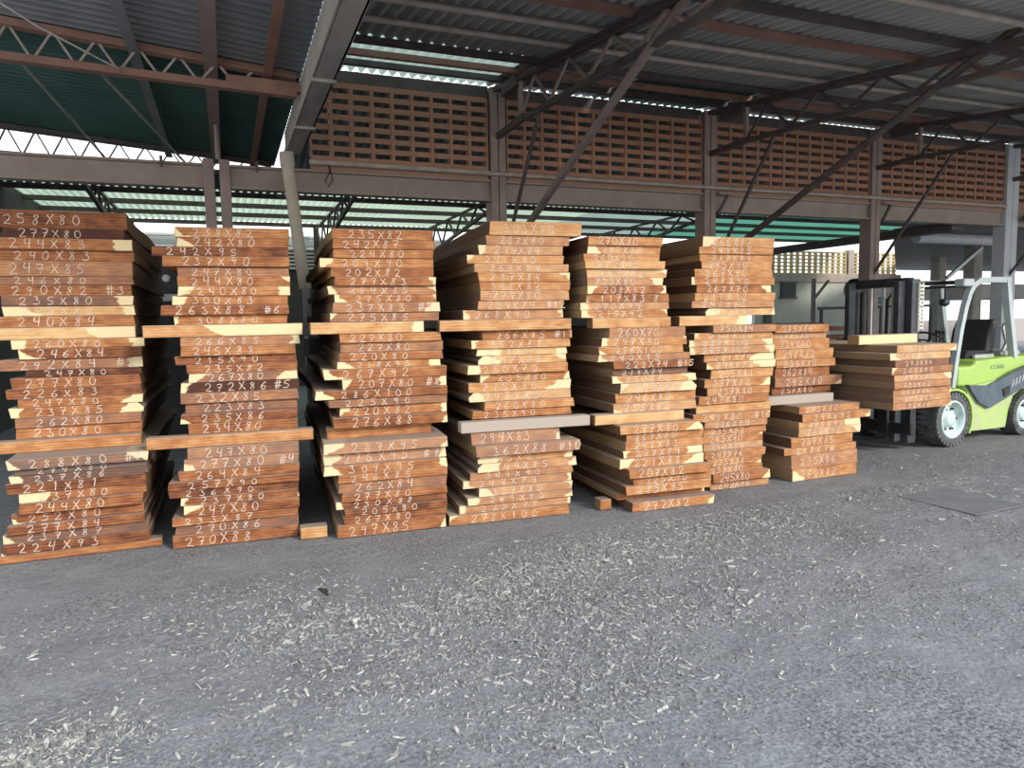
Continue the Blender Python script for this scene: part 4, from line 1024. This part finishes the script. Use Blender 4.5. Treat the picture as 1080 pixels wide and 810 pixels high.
wheel(1.60, 0.265, 0.20, 0.03, True); wheel(1.60, 0.265, 0.20, FW - 0.23, False)
MB().tube([(0.09, 0.2, 0.315), (0.09, FW - 0.2, 0.315)], 0.075, 12).build('front_axle', BLACK, FK)
MB().tube([(1.60, 0.2, 0.265), (1.60, FW - 0.2, 0.265)], 0.06, 12).build('rear_axle', BLACK, FK)

g = MB(); g.prism([(0.50, 0.13), (1.28, 0.12), (1.34, 0.34), (1.42, 0.50), (1.60, 0.58), (1.80, 0.58), (1.86, 0.62), (1.86, 0.86), (1.1, 0.72), (0.48, 0.66)], 0.09, FW - 0.09)
g.build('chassis', LIME_DIRTY, FK)
g = MB(); g.prism([(0.42, 0.34), (0.55, 0.30), (0.62, 0.13), (0.50, 0.13), (0.44, 0.2)], 0.14, FW - 0.14); g.build('step', BLACK, FK)
g = MB(); g.prism([(1.80, 0.30), (2.12, 0.34), (2.22, 0.55), (2.20, 0.92), (2.05, 1.0), (1.86, 0.98), (1.80, 0.6)], 0.05, FW - 0.05); g.build('counterweight', LIME, FK)
for v0, v1 in ((0.05, 0.10), (FW - 0.10, FW - 0.05)):
    g = MB(); g.prism([(0.44, 0.69), (0.84, 0.66), (1.42, 0.81), (1.86, 0.90), (1.86, 0.64), (1.62, 0.61), (0.87, 0.385), (0.66, 0.47), (0.52, 0.60)], v0, v1)
    p = g.build('side_panel', NAVY, FK)
    if v0 < .5:
        h = MB(); h.prism([(1.12, 0.60), (1.25, 0.635), (1.25, 0.545), (1.15, 0.51)], 0.035, 0.055); h.build('step_recess', BLACK, p)
        h = MB()
        for k in range(5): h.prism([(1.33 + k * .07, .70 + k * .02), (1.36 + k * .07, .71 + k * .02), (1.33 + k * .07, .62 + k * .02), (1.30 + k * .07, .61 + k * .02)], 0.044, 0.052)
        h.build('vent_slots', GALV, p)
g = MB(); g.prism([(0.36, 0.67), (0.84, 0.635), (1.42, 0.79), (1.88, 0.88), (1.88, 0.985), (1.40, 0.985), (0.70, 0.96), (0.655, 0.90), (0.36, 0.905)], 0.13, FW - 0.13)
hood = g.build('hood', LIME, FK)
bv = hood.modifiers.new('soft', 'BEVEL'); bv.width = 0.03; bv.segments = 3
tc = bpy.data.curves.new('brand_lettering', 'FONT'); tc.body = 'CLARK'; tc.size = 0.095; tc.extrude = 0.002
to = bpy.data.objects.new('brand_lettering', tc); COL.objects.link(to)
bpy.context.view_layer.update()
tm = bpy.data.meshes.new_from_object(to.evaluated_get(bpy.context.evaluated_depsgraph_get()))
bpy.data.objects.remove(to)
tm.materials.clear(); tm.materials.append(GREY_INK)
to = bpy.data.objects.new('brand_lettering', tm); COL.objects.link(to); to.parent = hood
to.rotation_euler = (pi / 2, 0, 0); to.location = (1.00, 0.128, 0.845); to.scale = (0.95, 0.8, 1)
# fenders over the front wheels
for v0, v1 in ((0.0, 0.26), (FW - 0.26, FW)):
    pts = [(0.09 + cos(radians(a)) * 0.385, 0.315 + sin(radians(a)) * 0.36) for a in (118, 100, 80, 60, 40, 20, 0, -18, -32)]
    inner = [(0.09 + cos(radians(a)) * 0.355, 0.315 + sin(radians(a)) * 0.335) for a in (118, 100, 80, 60, 40, 20, 0, -18, -32)]
    g = MB()
    for i in range(len(pts) - 1): g.prism([pts[i], pts[i + 1], inner[i + 1], inner[i]], v0, v1)
    g.build('fender', LIME, FK)
g = MB(); g.box((0.36, 0.14, 0.60), (0.62, FW - 0.14, 0.70)); g.build('floor_plate', BLACK, FK)
g = MB(); g.prism([(0.14, 0.66), (0.36, 0.66), (0.30, 1.10), (0.16, 1.15)], 0.2, FW - 0.2); g.build('dash_cowl', BLACK, FK)
# overhead guard
for v in (0.16, FW - 0.16):
    MB().tube([(0.28, v, 0.66), (0.32, v, 0.94), (0.40, v, 1.34), (0.475, v, 1.60), (0.54, v, 1.76), (0.62, v, 1.86), (0.74, v, 1.915), (0.95, v, 1.925), (1.36, v, 1.925)], 0.046, 4, rot=pi / 4, smooth=False).build('guard_pillar', GUARD, FK)
    MB().tube([(1.29, v, 1.93), (1.37, v, 1.55), (1.46, v, 1.20), (1.52, v, 0.96)], 0.055, 4, rot=pi / 4, smooth=False).build('rear_pillar', GUARD, FK)
for u in (0.60, 0.74, 0.88, 1.02, 1.16, 1.32):
    MB().bar((u, 0.16, 1.915 if u > .7 else 1.85), (u, FW - 0.16, 1.915 if u > .7 else 1.85), 0.05, 0.03).build('guard_bar', BLACK, FK)
MB().box((0.36, 0.1, 1.84), (0.56, 0.22, 1.93), bevel=0.01).build('lamp_bracket', GUARD, FK)
MB().lathe([(0, 0), (0.035, 0), (0.05, 0.03), (0.04, 0.09), (0, 0.1)], (0.36, 0.28, 1.66), 16).build('head_lamp', MAST, FK)
MB().tube([(0.36, 0.32, 1.66), (0.36, 0.32, 1.85)], 0.012, 6).build('lamp_stem', BLACK, FK)
# seat, controls
g = MB(); g.box((0.86, 0.32, 0.93), (1.36, 0.82, 1.06), bevel=0.04)
seat = g.build('seat', VINYL, FK)
g = MB(); g.prism([(1.24, 1.02), (1.40, 1.02), (1.50, 1.36), (1.46, 1.45), (1.38, 1.44), (1.30, 1.30)], 0.33, 0.81)
bo = g.build('backrest', VINYL, FK); m_ = bo.modifiers.new('soft', 'BEVEL'); m_.width = 0.035; m_.segments = 3
MB().box((0.9, 0.26, 0.97), (1.3, 0.31, 1.02), bevel=0.01).build('armrest', GALV, FK)
MB().tube([(1.50, 0.3, 0.98), (1.62, 0.3, 1.15), (1.52, 0.3, 1.34), (1.60, 0.3, 1.42), (1.70, 0.3, 1.36)], 0.022, 8).build('grab_handle', GALV, FK)
MB().box((1.45, 0.25, 0.98), (1.85, 0.9, 1.05), bevel=0.02).build('tank_bracket', GALV, FK)
MB().tube([(0.26, 0.55, 0.9), (0.46, 0.55, 1.20)], 0.03, 8).build('steering_column', BLACK, FK)
sw = MB()
ring = []
ax = Vector((0.2, 0, 0.3)).normalized(); e1 = Vector((0, 1, 0)); e2 = ax.cross(e1)
for k in range(25):
    a = 2 * pi * k / 24; ring.append(Vector((0.46, 0.55, 1.21)) + e1 * cos(a) * 0.17 + e2 * sin(a) * 0.17)
sw.tube(ring, 0.014, 8)
for k in range(3):
    a = 2 * pi * k / 3; sw.tube([(0.46, 0.55, 1.2), Vector((0.46, 0.55, 1.21)) + e1 * cos(a) * 0.17 + e2 * sin(a) * 0.17], 0.011, 6)
sw.build('steering_wheel', BLACK, FK)
for k in range(3):
    MB().tube([(0.30 + .03 * k, 0.28 + k * .06, 1.0), (0.27 + .03 * k, 0.27 + k * .06, 1.30)], 0.010, 6).lathe([(0, -.022), (0.018, -.015), (.02, .01), (0, .022)], (0.27 + .03 * k, 0.27 + k * .06, 1.31), 10).build('lever', BLACK, FK)
# mast
for v in (0.20, FW - 0.20):
    MB().box((-0.50, v - 0.05, 0.07), (-0.36, v + 0.05, 1.92), bevel=0.006).build('outer_rail', MAST, FK)
    MB().box((-0.62, v - 0.035 + (0.06 if v < .5 else -0.06), 0.09), (-0.51, v + 0.035 + (0.06 if v < .5 else -0.06), 1.90), bevel=0.006).build('inner_rail', MAST, FK)
    MB().tube([(-0.40, v + (0.11 if v < .5 else -.11), 0.2), (-0.40, v + (0.11 if v < .5 else -.11), 1.80)], 0.035, 12).build('lift_cylinder', BLACK, FK)
for z in (0.16, 0.95, 1.84):
    MB().box((-0.46, 0.22, z), (-0.37, FW - 0.22, z + 0.10), bevel=0.008).build('cross_member', BLACK, FK)
MB().tube([(-0.42, FW / 2, 0.3), (-0.42, FW / 2, 1.25)], 0.055, 14).build('free_lift_cylinder', MAST, FK)
for v in (0.40, 0.52, 0.68):
    MB().bar((-0.47, v, 0.8), (-0.47, v, 1.84), 0.022, 0.03).build('chain', GALV, FK)
MB().tube([(-0.46, 0.34, 0.9), (-0.47, 0.36, 1.5), (-0.45, 0.42, 1.78), (-0.43, 0.50, 1.70), (-0.44, 0.50, 0.9)], 0.018, 8).build('hose', BLACK, FK)
g = MB()
for k in range(12): g.box((-0.40, 0.125, 1.36 + k * 0.043), (-0.33, 0.15, 1.385 + k * 0.043))
g.box((-0.41, 0.13, 1.34), (-0.395, 0.15, 1.88)); g.box((-0.34, 0.13, 1.34), (-0.325, 0.15, 1.88))
g.build('hose_guard', LOUVRE, FK)
MB().tube([(-0.2, 0.24, 0.55), (0.3, 0.24, 0.72)], 0.04, 10).build('tilt_cylinder', BLACK, FK)
g = MB()
g.box((-0.70, -0.02, 0.20), (-0.63, FW + 0.02, 0.32), bevel=0.01); g.box((-0.70, -0.02, 0.62), (-0.63, FW + 0.02, 0.74), bevel=0.01)
for v in (0.0, 0.3, 0.55, 0.8, FW - .06): g.box((-0.69, v, 0.3), (-0.64, v + 0.06, 1.10))
g.box((-0.69, 0.0, 1.06), (-0.64, FW, 1.12))
g.build('carriage', BLACK, FK)
for v in (0.24, 0.80):
    g = MB(); g.prism([(-0.705, 0.20), (-0.705, 0.80), (-0.75, 0.80), (-0.76, 0.616), (-1.72, 0.608), (-1.74, 0.600), (-1.72, 0.592), (-0.76, 0.565), (-0.74, 0.20)], v, v + 0.11)
    g.build('fork', BLACK, FK)

# the load on the forks: left, right (local x), tone, pale left, pale right
LOAD = [(-1.76, -0.91, .25, .0, .06), (-1.87, -1.02, .2, .1, 0), (-1.80, -1.04, .75, .0, 0), (-1.86, -1.00, .6, .03, .0), (-1.81, -1.00, .3, .0, .10),
        (-1.82, -1.03, .5, .0, .0), (-1.80, -0.98, .45, .0, .03), (-1.81, -1.00, .4, .0, .0), (-1.81, -0.98, .5, .0, .05)]
texts = ['257X80', '242X83', '278X84', '265X90', '247X80', '238X82', '266X80', '245X84', '272X86']
fa = radians(5)
z = 1.238
for i, (u0, u1, tone, sl, sr) in enumerate(LOAD):
    rng = random.Random(500 + i)
    h = 0.0685 if i else 0.072
    z -= h
    w = u1 - u0; uc = (u0 + u1) / 2; vv = -0.60 + rng.uniform(-.02, .02)
    L = 2.1
    o = slab_mesh(w, h, L, rng, '').build('wood_slab', WOOD)
    o.location = (7.60 + uc * cos(fa) - vv * sin(fa), 5.63 + uc * sin(fa) + vv * cos(fa), z); o.rotation_euler = (0, 0, radians(1.5))
    props(o, tone, sl if sl else -1, sr if sr else -1, w, rng, 0.1, (.4, .45, .05, .45, .2, .3, .0, .0, .35)[i])
    tag(o, '%s slab, %s of the load on the forklift forks' % (tone_word(tone, sl, sr), ORD[i] if i < 8 else 'lowest'), 'wood slab', 'slabs on the forklift')
    hh = h * .6
    chalk_mesh([(texts[i], -w / 2 + w * rng.uniform(.1, .2), (h - hh) / 2, hh, w * .085)], rng, .0085, h).build('chalk_figures', CHALK, o)
rng = random.Random(3)
o = MB().box((-0.42, 0, 0), (0.42, 0.14, 0.095), bevel=0.006).build('timber_block', WOOD)
uc, vv = -1.44, -0.25
o.location = (7.60 + uc * cos(fa) - vv * sin(fa), 5.63 + uc * sin(fa) + vv * cos(fa), 1.238); o.rotation_euler = (0, 0, fa + radians(-3))
props(o, .05, .9, -1, .84, rng, 0, .9)
tag(o, 'pale sawn timber block lying on top of the forklift load', 'timber block')

# ------------------------------------------------------------------ ground litter
tag(MB().box((0, 0, 0), (0.78, 0.62, 0.007), bevel=0.003).build('floor_plate', PLATE), 'dark flat cover plate in the dirt, left of the two before the forklift', 'cover plate', 'cover plates in the floor')
o = bpy.data.objects['floor_plate']; o.location = (4.40, 3.68, 0.0); o.rotation_euler = (0, 0, radians(-1))
for nm, q, rzv, wd in (('floor_plate', (5.03, 3.55, 0.002), 2, 'dark flat cover plate in the dirt, right of the two before the forklift'),):
    o2 = MB().box((0, 0, 0), (0.62, 0.66, 0.007), bevel=0.003).build(nm, PLATE)
    o2.location = (5.22, 3.62, 0.0); o2.rotation_euler = (0, 0, radians(rzv))
    tag(o2, wd, 'cover plate', 'cover plates in the floor')
g = MB(); g.tube([(0, 0, .008), (0.03, -0.06, .012), (0.035, -0.13, .006)], [.004, .011, .003], 6, sx=1.6)
o = g.build('bark_strip', BLACK); o.location = (0.42, 4.16, 0); tag(o, 'small black bark strip on the dirt before the third stack', 'bark strip')

def build_chips():
    rng = random.Random(11); g = MB()
    def chip(x, y, L, W, T, flat):
        if y > 4.55 and x < 5.9: return
        z = ground_height(x, y) + T * .3
        M = Matrix.Translation((x, y, z)) @ Matrix.Rotation(rng.uniform(0, 2 * pi), 4, 'Z') @ Matrix.Rotation(rng.gauss(0, flat), 4, 'Y') @ Matrix.Rotation(rng.gauss(0, flat), 4, 'X')
        tp = rng.uniform(.4, 1); k = rng.uniform(-.3, .3)
        vs = [(-L / 2, -W / 2, -T / 2), (L / 2, -W * tp / 2 + k * W, -T / 2), (L / 2, W * tp / 2 + k * W, -T / 2), (-L / 2, W / 2, -T / 2),
              (-L / 2, -W / 2, T / 2), (L / 2, -W * tp / 2 + k * W, T / 3), (L / 2, W * tp / 2 + k * W, T / 2), (-L / 2, W / 2, T / 2)]
        g.add([M @ Vector(v) for v in vs], [(0, 3, 2, 1), (4, 5, 6, 7), (0, 1, 5, 4), (1, 2, 6, 5), (2, 3, 7, 6), (3, 0, 4, 7)])
    def size():
        L = min(.085, rng.lognormvariate(-4.1, .6)); return L, L * rng.uniform(.12, .36), rng.uniform(.003, .007)
    for cx, cy, r, n in CLUSTERS:
        for _ in range(n):
            x, y = rng.gauss(cx, r * .75), rng.gauss(cy, r * .45); chip(x, y, *size(), .4)
    for _ in range(2000): chip(rng.uniform(-1.6, 6.5), rng.uniform(1.9, 4.6), *size(), .2)
    for _ in range(700): chip(rng.uniform(5.5, 10.5), rng.uniform(3.2, 5.6), *size(), .2)
    o = g.build('wood_chips', CHIP)
    tag(o, 'pale wood chips and bark scraps strewn over the grey dirt', 'wood chips', kind='stuff')
    g2 = MB()
    def crumb(x, y, s):
        z = ground_height(x, y)
        a = rng.uniform(0, 6.28)
        vs = [(x + cos(a + k * 2.09) * s, y + sin(a + k * 2.09) * s, z - .002) for k in range(3)] + [(x + rng.uniform(-.3, .3) * s, y + rng.uniform(-.3, .3) * s, z + s * rng.uniform(.5, 1.1))]
        g2.add(vs, [(0, 1, 3), (1, 2, 3), (2, 0, 3)])
    for _ in range(9000):
        y = 1.9 + 2.7 * rng.random() ** 1.2; crumb(rng.uniform(-1.4, 5.5), y, min(.011, rng.lognormvariate(-5.3, .5)))
    for cx, cy, r, n in CLUSTERS:
        for _ in range(n * 3): crumb(rng.gauss(cx, r * .8), min(4.55, rng.gauss(cy, r * .5)), min(.016, rng.lognormvariate(-4.9, .5)))
    o = g2.build('dirt_crumbs', worn('dirt_crumbs', (0.07, 0.067, 0.066), (0.32, 0.315, 0.305), 0.9, 0, 24, 0))
    tag(o, 'grey dirt crumbs lying loose on the trodden ground', 'dirt crumbs', kind='stuff')
build_chips()
